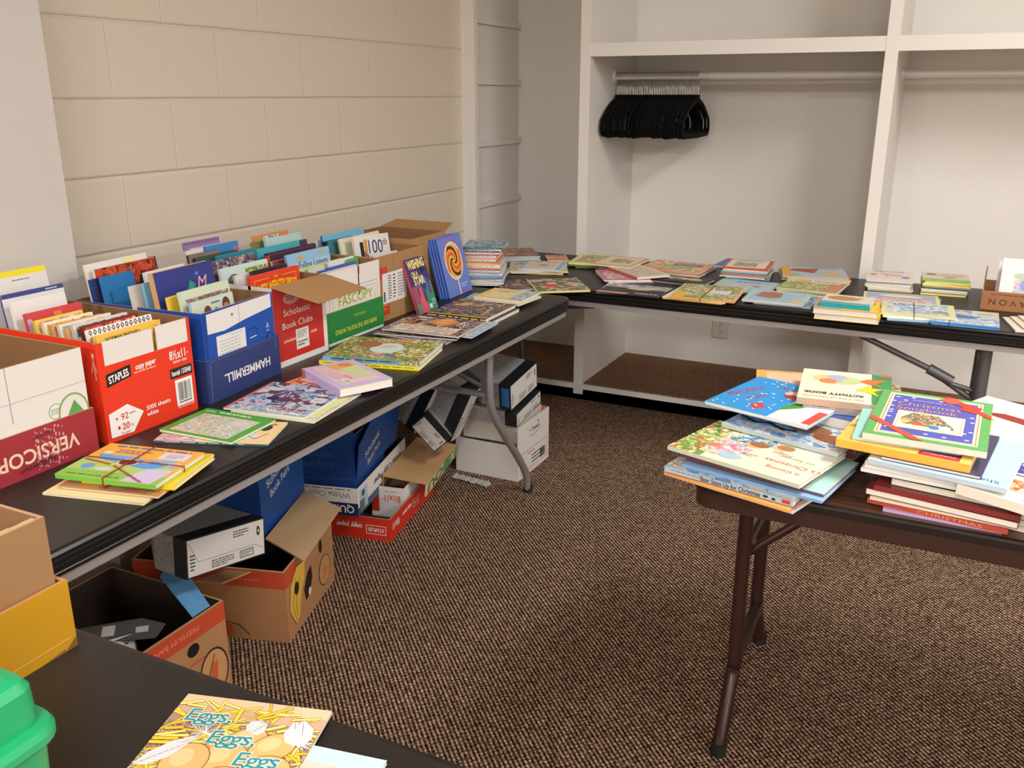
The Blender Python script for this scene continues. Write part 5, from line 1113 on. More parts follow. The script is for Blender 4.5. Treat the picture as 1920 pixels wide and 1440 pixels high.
P_(Q['B18'], ZT, 2, ['yellow', 'sky'], 'the large pair behind the banded bundle', G, 18, hmax=.25, jit=.02, jr=4, first=dict(label='large yellow-bordered picture book with oval title behind the banded bundle', cover=(234, 222, 120), spine=(230, 214, 110), ops=[('rect', -.46, -.46, .46, .46, (160, 176, 206)), ('ell', .0, .28, .32, .1, (206, 180, 90)), ('ell', .0, .28, .30, .085, (236, 228, 190)), ('rect', -.4, -.4, .4, .1, 'pink:24')]))
x, y, z, r0, w_, h_ = Q['B19']
P_((x, y, .756, r0 - 8, w_, .2), ZT, 2, ['cream', 'sky'], 'the blue-grey banded bundle', G, 19, jit=.01, jr=4)
P_((x, y, .765, r0 - 12, w_, .2), .7562, 1, ['sky'], 'x', G, 19, first=dict(label='pale yellow-bordered seaside picture book held by a dark rubber band', cover=(222, 218, 150), spine=(206, 206, 170), ops=[('rect', -.42, -.42, .42, .42, 'sky:20'), ('lines', -.34, .16, .1, .34, 1, (90, 110, 150)), ('rect', .2, -.3, .4, -.1, (150, 150, 150))]))
band('dark rubber band round the seaside bundle', x - .012, y, ZT, .765, r0 + 78, .204, .2, (90, 44, 60), .002)
x, y, z, r0, w_, h_ = Q['B20']
P_((x, y, .752, r0 - 9, w_, .23), ZT, 2, ['sky', 'sea'], 'the blue whale pair', G, 20, jit=.004, jr=1, first=dict(label='blue ocean picture book with whales left of the kraft tray', cover=(140, 176, 220), spine=(60, 120, 200), side='B', ops=[('rect', -.48, -.46, .5, .5, 'sky:16'), ('ell', -.1, .0, .3, .12, (70, 110, 170)), ('rect', .1, .3, .5, .5, (214, 204, 160)), ('lines', -.3, .3, .1, .42, 1, (206, 130, 140))]))
band('purple rubber band round the blue whale pair', x - .04, y, ZT, .752, r0 + 78, .234, .2, (90, 40, 70), .002)

# kraft tray with the white books at the right frame edge
wy, dx = .30, .24
TA = TR(2.372, 3.79, .74, R(-92.0))
t = thing('kraft_tray', 'low kraft tray printed with upside-down brand lettering, holding white books', 'carton', TA)
mb = MB(); walls(mb, wy, dx, 0, .068, .004, mat((158, 106, 66), .75))
mb.box(-dx/2 + .004, dx/2 - .06, -wy/2, -wy/2 + .004, .066, .12, mat((150, 100, 62), .75))
mb.ops(front(dx), [upside('A V O N', -.065, .030, .022, (60, 36, 26), w=.12), ('lines', -.12, .054, .02, .060, 1, (90, 56, 36)), ('frame', .075, .01, .12, .05, .003, (50, 30, 24))])
mb.build('body', t)
for i in range(3):
    wd = (.20, .19, .225)[i]; zt = (.905, .90, .925)[i]
    c = TA @ Vector((.085 - .03*(2 - i), .012*i - .02 + .01, 0)); 
    lab = ('white book with hole-punched edge, rear one in the kraft tray', 'white spiral book in the middle of the kraft tray', 'white picture book with pale flower painting, front one in the kraft tray')[i]
    ops = [('rect', -.3, -.4, .5, .1, 'pastel:18'), ('ell', .1, .1, .2, .16, (226, 170, 176)), ('ell', -.1, -.02, .12, .12, (150, 160, 206)), ('ell', -.2, .16, .12, .06, (176, 206, 180)), ('lines', -.2, .28, .5, .34, 1, (170, 200, 224)), ('lines', .3, .14, .5, .2, 1, INK)] if i == 2 else []
    a = R(-92)
    n = (TA.to_3x3() @ Vector((1, 0, .10))).normalized(); rt = TA.to_3x3() @ Vector((0, 1, 0)); up = n.cross(rt).normalized()
    book('picture_book', lab, basis(Vector((c.x, c.y, .746)) + up * ((zt - .746)/2), rt, up, n), wd, zt - .746, .012, (232, 230, 228), (226, 222, 216), 'L', ops, group='white books in the kraft tray')
for i in range(4):
    book('picture_book', 'off-white booklet, %s in the small pile at the right frame edge' % ORD[3 - i], TR(2.40 + .008*i, 3.46 + .006*i, ZT + .006*i, R(10 + 2*i)), .19 - .03*i, .20 - .02*i, .0058, (228, 216, 200), (220, 206, 190), 'B', [], group='off-white booklets at right edge')

# ------------------------------------------------------------ Christmas books on the brown table
GC_ = 'Christmas books on the brown table'
def cb(key, label, z0, t_, cover, spine, ops=(), side='B', dx=0, dy=0, dr=0, sw=1, sh=1, name='picture_book', **k):
    x, y, z, r0, w_, h_ = Q[key]
    return book(name, label, TR(x + dx, y + dy, z0, R(r0 + dr)), w_*sw, h_*sh, t_, cover, spine, side, ops, group=GC_, **k)
cb('C1b', 'white board book, bottom of the left Christmas stack', ZT, .0055, (228, 224, 222), (222, 216, 214), dy=.050, dx=.045, sh=1.8, sw=.74, dr=-6)
cb('C1b', 'orange-spined book low in the left Christmas stack', .746, .0055, (236, 176, 130), (232, 160, 110), dy=.05, sh=1.9, dr=-3)
cb('C1b', 'yellow-green spined book under the snowy bear one', .7517, .0035, (226, 220, 110), (214, 206, 80), dy=.05, sh=1.9, dr=-2)
cb('C1b', 'thin magenta-edged book under the snowy bear one', .7554, .0022, (190, 60, 90), (190, 60, 90), dy=.05, sh=1.9)
cb('C1b', 'snowy bear picture book with its title along the near spine', .7578, .0122, (140, 176, 190), (176, 192, 200), [('rect', -.5, -.5, .5, .5, 'sky:14'), ('ell', .0, -.3, .1, .08, (120, 76, 50)), ('ell', .2, -.3, .1, .07, (170, 120, 80)), ('ell', -.2, -.34, .08, .06, (50, 84, 80)), ('rect', .3, -.5, .5, -.1, (206, 206, 200))],
   dy=.055, sh=2.0, spine_ops=[('txt', 'Bear Stays Up for Christmas', .03, .0, .0095, (70, 30, 30), {'w': .125, 'bold': .02}), ('lines', -.44, -.1, -.2, .2, 1, (90, 110, 120)), ('rect', .42, -.3, .48, .3, (206, 60, 50)), ('ell', .3, .0, .02, .2, (30, 40, 50)), ('ell', .36, -.1, .015, .2, (30, 40, 50))])
cb('C1', 'blue-covered book with orange flower peeking out right of the left stack', .7703, .006, (150, 186, 220), (120, 160, 210), [('ell', .38, -.3, .08, .1, (220, 90, 50))], dx=.026, dy=.012, dr=5)
cb('C1', 'mint green book under the holly picture cover', .7766, .0065, (176, 214, 206), (90, 70, 90), [], dx=.028, dy=.03, dr=4)
cb('C1', 'thick cream-paged book under the holly picture cover', .7834, .0155, (232, 222, 190), (120, 60, 60), [], dx=.004, dy=.03, dr=3, sw=.9)
cb('C1', 'thin white booklet just below the holly picture cover', .7992, .0038, (226, 226, 220), (200, 206, 200), dx=-.004, dy=.02, sw=.97)
x, y, z, r0, w_, h_ = Q['C1']
book('picture_book', 'large pale Christmas picture book with children and red upside-down title', TR(x, y, .8033, R(r0)), w_, h_ * 1.05, .0085, (226, 226, 196), (196, 206, 180), 'B', [
    ('rect', -.5, -.5, .5, .5, (224, 226, 200)), ('rect', -.5, -.5, -.24, .46, 'leaf:30'), ('rect', .2, .2, .5, .5, (222, 214, 206)), ('rect', -.2, .3, .2, .5, (196, 206, 150)),
    ('rect', -.30, -.38, .18, .3, 'kids:26'), ('ell', .1, -.1, .34, .34, (226, 222, 194)),
    ('poly', [(-.26, .1), (-.12, .42), (.08, .42), (.1, .2), (-.08, .0)], 'sea:40'), ('poly', [(-.3, -.1), (-.2, .05), (.0, -.05), (-.02, -.24), (-.26, -.3)], 'pink:40'), ('ell', -.04, .1, .07, .09, (226, 170, 130)), ('ell', -.02, .13, .075, .07, (160, 100, 60)), ('ell', .12, .2, .065, .085, (232, 184, 144)), ('ell', .15, .22, .065, .07, (170, 120, 70)), ('ell', -.1, .44, .14, .04, (222, 150, 170)),
    ('ell', -.08, -.32, .09, .07, (170, 196, 220)), ('ell', -.26, -.16, .05, .05, (220, 130, 80)), ('lines', -.04, -.22, .08, -.14, 2, (150, 140, 130)),
    upside("It's Christmas", .335, -.16, .015, (214, 96, 84), shear=.1), upside('Magic', .18, .05, .013, (214, 130, 140)), upside('the Reindeer', .3, .0, .010, (140, 170, 130)), upside('is Coming', .31, -.32, .012, (214, 96, 84))], group=GC_)
# books behind, under the blue polka-dot one
x2, y2 = 1.86, 1.935
book('picture_book', 'brown and grey snow picture book lowest of the back left books', TR(1.85, 1.945, ZT, R(-16)), .25, .28, .014, (206, 206, 200), (190, 180, 170), 'B', [('rect', -.5, -.5, .5, .5, 'gray:20')], group=GC_)
book('picture_book', 'tan book on the snow picture book in the back left heap', TR(1.87, 1.95, .7545, R(-12)), .24, .26, .030, (196, 170, 130), (160, 120, 70), 'B', [], group=GC_)
book('picture_book', 'dark red book in the middle of the back left heap', TR(1.88, 1.965, .785, R(-4)), .23, .24, .028, (120, 40, 40), (110, 40, 44), 'B', [], group=GC_)
book('picture_book', 'snowy picture book with brown bear and black lettering below the polka-dot one', TR(1.872, 1.905, .8135, R(-16)), .255, .235, .010, (196, 206, 204), (180, 190, 190), 'B', [('rect', -.5, -.5, .5, .5, 'sky:14'), ('ell', .1, -.12, .2, .12, (150, 96, 60)), ('ell', .35, -.25, .16, .1, (140, 84, 54)), ('stroke', [(-.46, -.2), (-.3, -.28), (-.2, -.22), (-.05, -.3), (.05, -.26)], .009, (34, 40, 44)), ('ell', -.36, -.1, .06, .04, (230, 180, 70))], group=GC_)
book('hardcover_book', 'thick cream-paged hardcover in the heap behind the polka-dot book', TR(1.945, 2.00, .824, R(-14)), .17, .20, .022, (60, 84, 150), (200, 186, 150), 'R', [], group=GC_)
x, y, z, r0, w_, h_ = Q['Ora']
book('picture_book', 'orange-edged rounded picture book at the back of the left heap', TR(1.85, 2.12, .824, R(12)), .24, .20, .018, (240, 170, 80), (230, 150, 60), 'L', [('rect', -.4, -.4, .5, .42, (232, 190, 160)), ('ell', .1, .1, .2, .14, (190, 190, 206)), ('rect', .2, -.3, .5, .1, (110, 64, 50))], group=GC_)
x, y, z, r0, w_, h_ = Q['Fro']
r_ = random.Random(2)
dots = [('ell', r_.uniform(-.47, .08), r_.uniform(-.46, .46), .012, .010, (220, 236, 244)) for i in range(46)]
book('picture_book', 'bright blue polka-dot picture book with red title and white right half', TR(x - .01, y - .02, .847, R(r0)), .235, .245, .008, (226, 222, 222), (60, 150, 220), 'L', [('rect', -.5, -.5, .12, .5, (46, 144, 210)), ('poly', [(.1, -.3), (.26, -.1), (.3, .1), (.22, .12), (.12, -.1)], (70, 150, 60)), ('ell', .04, .2, .09, .08, (226, 196, 150)), ('ell', .06, .12, .09, .06, (170, 50, 50)), ('rect', .42, -.46, .5, -.1, (206, 70, 60)), ('lines', .26, .0, .48, .3, 5, (206, 130, 130)), ('poly', [(-.16, -.3), (-.08, -.2), (.0, -.3), (-.06, -.4)], (206, 60, 66)),
    ('txt', 'FROSTY', -.36, .02, .020, (176, 50, 70), {'rot': 68, 'bold': .02}), ('txt', 'DAY', -.20, -.06, .018, (176, 50, 70), {'rot': 68, 'bold': .02}), ('lines', -.2, .26, .0, .34, 1, (176, 50, 70))] + dots, group=GC_)
book('picture_book', 'grey and tan picture book directly under the green-banded activity book', TR(1.955, 2.03, .847, R(6)), .20, .215, .012, (200, 180, 160), (150, 150, 150), 'B', [('rect', -.5, -.5, .5, .5, 'brown:20')], group=GC_)
x, y, z, r0, w_, h_ = Q['Act']
book('activity_book', 'cream activity book with a green right band and yellow stars', TR(x, y - .02, .8595, R(r0)), w_, .225, .016, (238, 226, 196), (190, 160, 140), 'B', [('rect', .28, -.5, .5, .5, (60, 140, 80)), ('ell', -.1, .2, .28, .16, (236, 196, 140)), ('ell', -.1, .24, .12, .12, (170, 176, 200)), ('ell', -.2, .12, .1, .08, (226, 130, 70)), ('ell', .05, .18, .1, .08, (180, 206, 150)),
    ('poly', [(.1, -.1), (.2, .0), (.24, .1), (.28, .0), (.42, .0), (.3, -.1), (.36, -.24), (.22, -.14)], (246, 204, 40)), ('poly', [(.14, .2), (.24, .3), (.44, .28), (.32, .16), (.4, .06), (.26, .12)], (236, 110, 50)), ('rect', .36, .4, .5, .46, (200, 80, 60)), upside('ACTIVITY BOOK', -.12, -.30, .014, (40, 36, 40), w=.125, bold=.03), upside('The Time of Christmas', -.12, -.43, .008, (90, 80, 80), w=.125)], group=GC_)
book('picture_book', 'blue book poking out behind the activity book', TR(2.035, 1.985, .824, R(-22)), .14, .12, .016, (40, 84, 160), (40, 80, 150), 'L', [], group=GC_)

# right Christmas stack
xs, ys = 2.13, 1.835
low = [('lilac thin book', (190, 160, 200), .006, .20, 4), ('brick red lettered book', (176, 70, 50), .010, .24, -2), ('cream booklet', (222, 212, 190), .005, .25, 1), ('maroon glossy hardcover', (110, 34, 34), .013, .26, -3), ('second maroon hardcover', (126, 44, 40), .011, .245, -1)]
z = ZT
for i, (nm, c, t_, w_, dr) in enumerate(low):
    book('hardcover_book', '%s, %s from the bottom of the right Christmas stack' % (nm, ('first', 'second', 'third', 'fourth', 'fifth')[i]), TR(xs + .032 + .003*i, ys + .004, z, R(-6 + dr)), w_, .27, t_ - .0004, c, c, 'B' if i != 3 else 'R', [], group=GC_, spine_ops=[('txt', 'CHRISTMAS', .1, 0, .006, (226, 150, 100), {'w': .11})] if i == 1 else [])
    z += t_
book('hardcover_book', 'dark green hardcover above the maroon ones in the right Christmas stack', TR(xs + .05, ys + .004, z, R(-8)), .20, .24, .014, (40, 110, 60), (30, 60, 40), 'L', [], group=GC_); z += .0145
book('hardcover_book', 'brown hardcover lying low beside the dark green one', TR(xs + .018, ys + .03, z, R(-4)), .22, .22, .006, (110, 76, 56), (90, 60, 40), 'L', [], group=GC_); z += .0065
for i, (nm, c, dr, dx_) in enumerate((('white booklet', (230, 226, 220), -2, -.012), ('white glossy book', (232, 230, 226), -5, .0), ('off-white book', (224, 216, 206), -3, -.004))):
    book('picture_book', '%s, %s under the pale blue titled one in the right Christmas stack' % (nm, ('third', 'second', 'first')[i]), TR(xs + dx_ + .022, ys + .012, z, R(-4 + dr)), .235, .27, .007, c, c, 'B', [], group=GC_); z += .0073
book('picture_book', 'pale blue book with upside-down navy title in the right Christmas stack', TR(xs + .028, ys - .012, z, R(-10)), .235, .26, .009, (176, 206, 226), (190, 206, 220), 'B', [upside('Shadrach, Meshach', .05, -.42, .0135, (40, 60, 90), w=.18), ('rect', -.5, -.5, -.4, .5, (222, 220, 214))], group=GC_); z += .0093
book('picture_book', 'dark violet book edge under the yellow story book', TR(xs + .012, ys - .006, z, R(-8)), .17, .24, .006, (70, 60, 90), (70, 60, 90), 'L', [upside('IF', .34, -.44, .009, (214, 206, 220))], group=GC_); z += .0063
book('picture_book', 'golden yellow story book below the holiday songbook', TR(xs - .036, ys + .03, z, R(-8)), .235, .29, .016, (240, 190, 90), (236, 180, 70), 'B', [upside('THE STORY', -.0, -.40, .012, (206, 130, 40), w=.10, bold=.02), ('rect', .12, -.49, .42, -.36, (190, 40, 50)), ('rect', .14, -.42, .42, -.36, (50, 30, 70)), upside('CHARMING', .27, -.44, .007, (236, 226, 220), w=.055), ('rect', -.5, -.2, .5, .5, 'yellow:14')], group=GC_); z += .0163
book('picture_book', 'pale teal book sticking out left under the holiday songbook', TR(xs - .05, ys + .045, z, R(0)), .19, .27, .006, (160, 214, 206), (150, 200, 196), 'L', [('rect', -.4, -.4, .4, .5, 'pastel:20')], group=GC_); z += .0063
x, y, zq, r0, w_, h_ = Q['Song']
stars = [('ell', px, py, .020, .011, (226, 226, 240)) for px, py in ((-.34,.36),(-.2,.38),(-.36,.26),(-.26,.3),(.05,.38),(-.36,.14),(-.35,.05),(-.35,.0),(-.35,-.1),(-.34,-.32),(-.26,-.33),(-.2,-.37),(.0,-.36),(.15,-.37),(.33,-.36),(.35,-.2),(.3,-.24),(.35,0.0),(.34,.1),(.33,.36),(.27,.38))]
hol = [('rect', -.42, -.45, .42, .45, (238, 232, 190)), ('rect', -.405, -.435, .405, .435, (190, 120, 90)), ('rect', -.395, -.427, .395, .427, (238, 232, 190)), ('rect', -.375, -.41, .375, .41, (84, 90, 176))] + stars + [
    ('rect', -.29, -.30, .29, .06, (240, 232, 196)), ('rect', -.27, -.285, .27, .045, (190, 120, 90)), ('rect', -.265, -.28, .265, .04, (236, 230, 196)), ('poly', [(-.25, -.1), (-.16, .035), (.06, .03), (.2, -.16), (.22, -.22), (-.22, -.22)], 'tree:60'), ('ell', .05, -.22, .045, .035, (60, 130, 190)), ('ell', .14, -.2, .05, .04, (226, 220, 214)), ('ell', -.1, -.18, .05, .04, (206, 90, 60)), ('ell', -.2, -.16, .04, .035, (236, 190, 100)),
    ('lines', -.2, .29, .16, .33, 1, (196, 150, 190)), ('txt', 'Christmas', -.04, .215, .022, (232, 150, 130), {'w': .118, 'bold': .0}), ('txt', 'Songbook', -.05, .12, .022, (232, 150, 130), {'w': .112, 'bold': .0}),
    ('poly', [(.05, .5), (.16, .5), (.3, .35), (.5, .2), (.5, .12), (.34, .24), (.2, .34)], (226, 70, 50)), ('poly', [(.02, .42), (.16, .48), (.26, .38), (.12, .34)], (236, 90, 70)), ('poly', [(.22, .24), (.3, .38), (.42, .34), (.36, .2)], (220, 60, 44)), ('ell', .24, .37, .05, .035, (206, 50, 40)), ('poly', [(-.5, -.12), (-.5, -.2), (-.1, -.5), (.0, -.5)], (230, 80, 60))]
book('songbook', 'green and blue holiday songbook with snowflakes and a red ribbon print', TR(x - .004, y + .014, z, R(r0 + 3)), .212, .30, .013, (96, 168, 92), (226, 220, 206), 'B', hol, group=GC_); zs = z + .0135
# far right books
book('picture_book', 'large white picture book at the back right of the brown table', TR(2.30, 2.13, .80, R(-28)), .30, .25, .014, (234, 226, 214), (226, 216, 200), 'L', [('poly', [(-.36, .0), (-.2, .12), (.1, .1), (.0, -.04)], (150, 50, 40)), ('lines', -.1, .3, .4, .36, 1, (90, 80, 76)), ('lines', .1, -.1, .44, .0, 2, (90, 90, 90))], group=GC_)
for i in range(5):
    book('hardcover_book', '%s book, %s under the far right white ones' % (('plum', 'navy', 'tan', 'forest green', 'rose')[i], ORD[4 - i]), TR(2.36, 2.03, ZT + .0115*i, R(-20 + 3*i)), .26, .24, .0112, ((110, 60, 90), (40, 50, 90), (190, 160, 120), (50, 90, 60), (200, 110, 120))[i], ((110, 60, 90), (40, 50, 90), (190, 160, 120), (50, 90, 60), (200, 110, 120))[i], 'L', [], group=GC_)
book('picture_book', 'white cat picture book with purple lettering at the right frame edge', TR(2.335, 1.80, .80, R(-14)) @ Matrix.Rotation(R(4), 4, 'Y'), .26, .30, .018, (236, 226, 212), (232, 222, 206), 'B', [('ell', -.2, .1, .12, .06, (86, 70, 160)), ('ell', -.2, .12, .05, .025, (236, 226, 212)), ('ell', -.25, .0, .06, .04, (86, 70, 160)), ('ell', -.12, -.01, .06, .04, (86, 70, 160)), ('ell', .0, .02, .05, .04, (86, 70, 160)), ('lines', -.4, -.1, .2, -.06, 1, (120, 110, 100)), ('rect', -.4, -.34, .3, -.16, 'orange:26'), ('rect', .0, -.4, .1, -.3, (130, 190, 110)), ('stroke', [(-.1, -.44), (.4, -.44)], .004, (150, 140, 134)), ('rect', -.1, .2, -.02, .3, (226, 120, 100))], group=GC_)
for i in range(4):
    book('hardcover_book', '%s closed book, %s under the cat picture book' % (('wine', 'cream', 'slate', 'ochre')[i], ORD[3 - i]), TR(2.36, 1.83, ZT + .0125*i, R(-12 + 2*i)), .20, .24, .012, ((110, 40, 50), (222, 210, 186), (90, 96, 110), (200, 150, 60))[i], ((110, 40, 50), (222, 210, 186), (90, 96, 110), (200, 150, 60))[i], 'L', [], group=GC_)
book('picture_book', 'orange and yellow picture book overlapping the cat one at the right frame edge', TR(2.405, 1.86, .835, R(-4)), .20, .27, .010, (236, 130, 80), (230, 190, 180), 'L', [('rect', -.46, -.2, .5, .46, 'orange:16'), ('ell', -.3, .42, .2, .05, (246, 220, 40)), ('ell', -.2, -.2, .2, .14, (226, 70, 50))], group=GC_)

# ------------------------------------------------------------ nearest table: egg book, yellow tray, green case
x, y, z, r0, w_, h_ = Q['Eggs']
st = []
r_ = random.Random(8)
for i in range(150):
    px, py = r_.uniform(-.47, .47), r_.uniform(-.2, .46); a = r_.uniform(-.7, .7) + (1.4 if r_.random() < .3 else 0); l = r_.uniform(.05, .13); wd = r_.uniform(.0022, .0052)
    d = (math.cos(a)*l, math.sin(a)*l*.8)
    P = [(max(-.49, min(.49, px - d[0])), max(-.49, min(.49, py - d[1]))), (max(-.49, min(.49, px + d[0])), max(-.49, min(.49, py + d[1])))]
    st.append(('stroke', P, wd + .0012, (110, 84, 50))); st.append(('stroke', P, wd, r_.choice(((246, 206, 60), (240, 190, 50), (250, 222, 110)))))
def egg(cx, cy, rx, ry, ro): return [('ell', cx, cy, rx + .008, ry + .006, (150, 96, 60), ro), ('ell', cx, cy, rx, ry, (232, 176, 112), ro), ('ell', cx - rx*.2, cy + ry*.2, rx*.5, ry*.5, (240, 196, 140), ro)]
def feather(x0, y0, x1, y1, wd):
    dx_, dy_ = x1 - x0, y1 - y0; nx, ny = -dy_, dx_; o = []
    l = math.hypot(dx_, dy_); nx, ny = nx/l*wd, ny/l*wd
    o.append(('poly', [(x0, y0), (x0 + dx_*.25 + nx, y0 + dy_*.25 + ny), (x0 + dx_*.6 + nx*1.1, y0 + dy_*.6 + ny*1.1), (x1, y1), (x0 + dx_*.6 - nx*1.1, y0 + dy_*.6 - ny*1.1), (x0 + dx_*.25 - nx, y0 + dy_*.25 - ny)], (226, 222, 224)))
    o.append(('stroke', [(x0, y0), (x1, y1)], .0008, (120, 110, 120)))
    for k in range(7):
        f_ = .15 + k*.1
        o.append(('stroke', [(x0 + dx_*f_, y0 + dy_*f_), (x0 + dx_*(f_+.16) + nx*.85, y0 + dy_*(f_+.16) + ny*.85)], .0004, (150, 144, 150))); o.append(('stroke', [(x0 + dx_*f_, y0 + dy_*f_), (x0 + dx_*(f_+.16) - nx*.85, y0 + dy_*(f_+.16) - ny*.85)], .0004, (150, 144, 150)))
    return o
TEAL = (48, 144, 150)
eo = [('rect', -.5, -.5, .5, .5, (232, 192, 158)), ('rect', -.5, -.5, .5, .42, (206, 166, 136)), ('rect', -.5, -.5, .5, .34, (170, 136, 118)), ('rect', -.5, -.5, .5, .28, 'wood:90')] + st
eo += egg(.08, .205, .12, .085, 20) + egg(.27, .17, .14, .10, 25) + egg(.0, .05, .16, .11, 12) + egg(-.20, .0, .14, .13, 30) + egg(.30, .02, .15, .09, 5) + egg(.1, -.12, .15, .12, -10) + egg(-.30, -.2, .16, .12, 20) + egg(.34, -.2, .15, .12, 0)
eo += feather(-.49, -.07, -.21, .20, .045) + feather(-.49, -.07, -.24, .14, .045) + feather(.06, .25, .11, .36, .05) + feather(.08, .25, .15, .34, .045) + feather(.40, .20, .31, .38, .06) + feather(.44, .19, .36, .40, .06)
for k in range(26):
    a = r_.uniform(0, 6.28); eo.append(('stroke', [(-.19, .21), (-.19 + .09*math.cos(a), .21 + .075*math.sin(a))], .0007, (236, 230, 230))); eo.append(('stroke', [(.43, .22), (.43 + .065*math.cos(a), .22 + .07*math.sin(a))], .0007, (236, 230, 230)))
def eggs(x_, y_, s): return [('txt', s, x_, y_, .0225, (236, 228, 214), {'shear': .15, 'bold': .05, 'rot': 4}), ('txt', s, x_, y_, .0225, TEAL, {'shear': .15, 'bold': .014, 'rot': 4})]
eo += eggs(-.244, .345, 'Eggs,') + eggs(-.005, .20, 'Eggs,') + eggs(.228, .07, 'Eggs')
# cover corners: top edge (353,1300)-(622,1333)
EW, EH = .200, .235
TE = Matrix.Translation((1.349, .7405, 0))
egg_T = TR(0, 0, 0)
E1 = Vector(EGG_TL); E2 = Vector(EGG_TR); ux = (E2 - E1).normalized(); uy = Vector((-ux.y, ux.x, 0)); cc = (E1 + E2)/2 - uy*EH/2
book('picture_book', 'glossy egg-nest picture book with teal title nearest the camera', TR(cc.x, cc.y, .7455, math.atan2(ux.y, ux.x)), (E2 - E1).length, EH, .004, (246, 206, 170), (226, 222, 216), 'L', eo, group='books on the nearest table')
book('picture_book', 'pastel pink and blue picture book half under the egg book', TR(cc.x + .086, cc.y - .022, ZT, math.atan2(ux.y, ux.x) - .10), .21, .21, .005, (190, 220, 226), (200, 216, 222), 'L', [('rect', -.5, -.5, .5, .38, (232, 200, 184)), ('rect', -.5, -.5, .5, .22, (226, 218, 206)), ('stroke', [(-.4, .16), (.46, .14)], .0012, (150, 150, 150)), ('stroke', [(-.4, .08), (.46, .04)], .0012, (150, 150, 150))], group='books on the nearest table')

YEL = mat((194, 142, 24), .45)
wy, dx = .42, .34
T_ = TR(1.067 - dx/2, .733 - wy/2, .74)
t = thing('yellow_tray', 'worn glossy yellow cardboard tray holding a cut-down kraft carton', 'carton', T_)
mb = MB(); walls(mb, wy, dx, 0, .105, .006, YEL, KRAFT_IN, mat((196, 140, 80), .9))
mb.ops(front(dx), [('rect', -.21, .03, .11, .075, (198, 140, 16)), ('poly', [(.19, .0), (.21, .0), (.21, .016), (.2, .008)], (120, 84, 40)), ('poly', [(.15, .0), (.19, .0), (.19, .005)], (130, 90, 44)), ('stroke', [(-.2, .012), (.2, .018)], .003, (214, 164, 60))])
mb.build('body', t)
wy, dx = .40, .315
t = thing('kraft_carton', 'cut-down kraft carton with ragged rim nested in the yellow tray', 'carton', TR(1.058 - dx/2 - .001, .722 - wy/2, .7465))
mb = MB(); walls(mb, wy, dx, 0, .198, .006, mat((156, 116, 76), .8), mat((138, 100, 64), .85), mat((186, 148, 108), .9))
r_ = random.Random(9)
for i in range(22):
    y_ = -wy/2 + .006 + i*(wy - .02)/22; mb.box(dx/2 - .006, dx/2, y_, y_ + .017, .198, .1985 + r_.uniform(0, .003), mat((204, 166, 122), .9))
mb.build('body', t)

# green plastic file case
GRN = mat((30, 158, 100), .38, 0, .5)
t = thing('file_case', 'bright green plastic file case with hinged lid at the lower left corner', 'file case', TR(1.245, .28, .74))
def rbox(mb, x0, x1, y0, y1, prof, r, m): slab(mb, x0, x1, y0, y1, r, prof, (m, m))
mb = MB(); rbox(mb, -.14, .14, -.20, .20, [(.004, .150), (.004, .140), (.012, .002), (.018, 0)], .028, GRN); b_ = mb.build('base', t)
mb = MB(); rbox(mb, -.142, .142, -.202, .202, [(.030, .216), (.018, .213), (.012, .204), (.010, .165), (.0, .163), (-.004, .156), (-.004, .148), (.001, .143)], .030, GRN)
l_ = mb.build('lid', t)
mb = MB(); mb.box(.143, .150, -.03, .03, .125, .165, GRN); mb.box(.150, .153, -.022, .022, .13, .142, GRN); mb.build('latch', t)
for o_ in (b_, l_):
    for p in o_.data.polygons: p.use_smooth = True
    o_.data.set_sharp_from_angle(angle=R(40)) if hasattr(o_.data, 'set_sharp_from_angle') else None

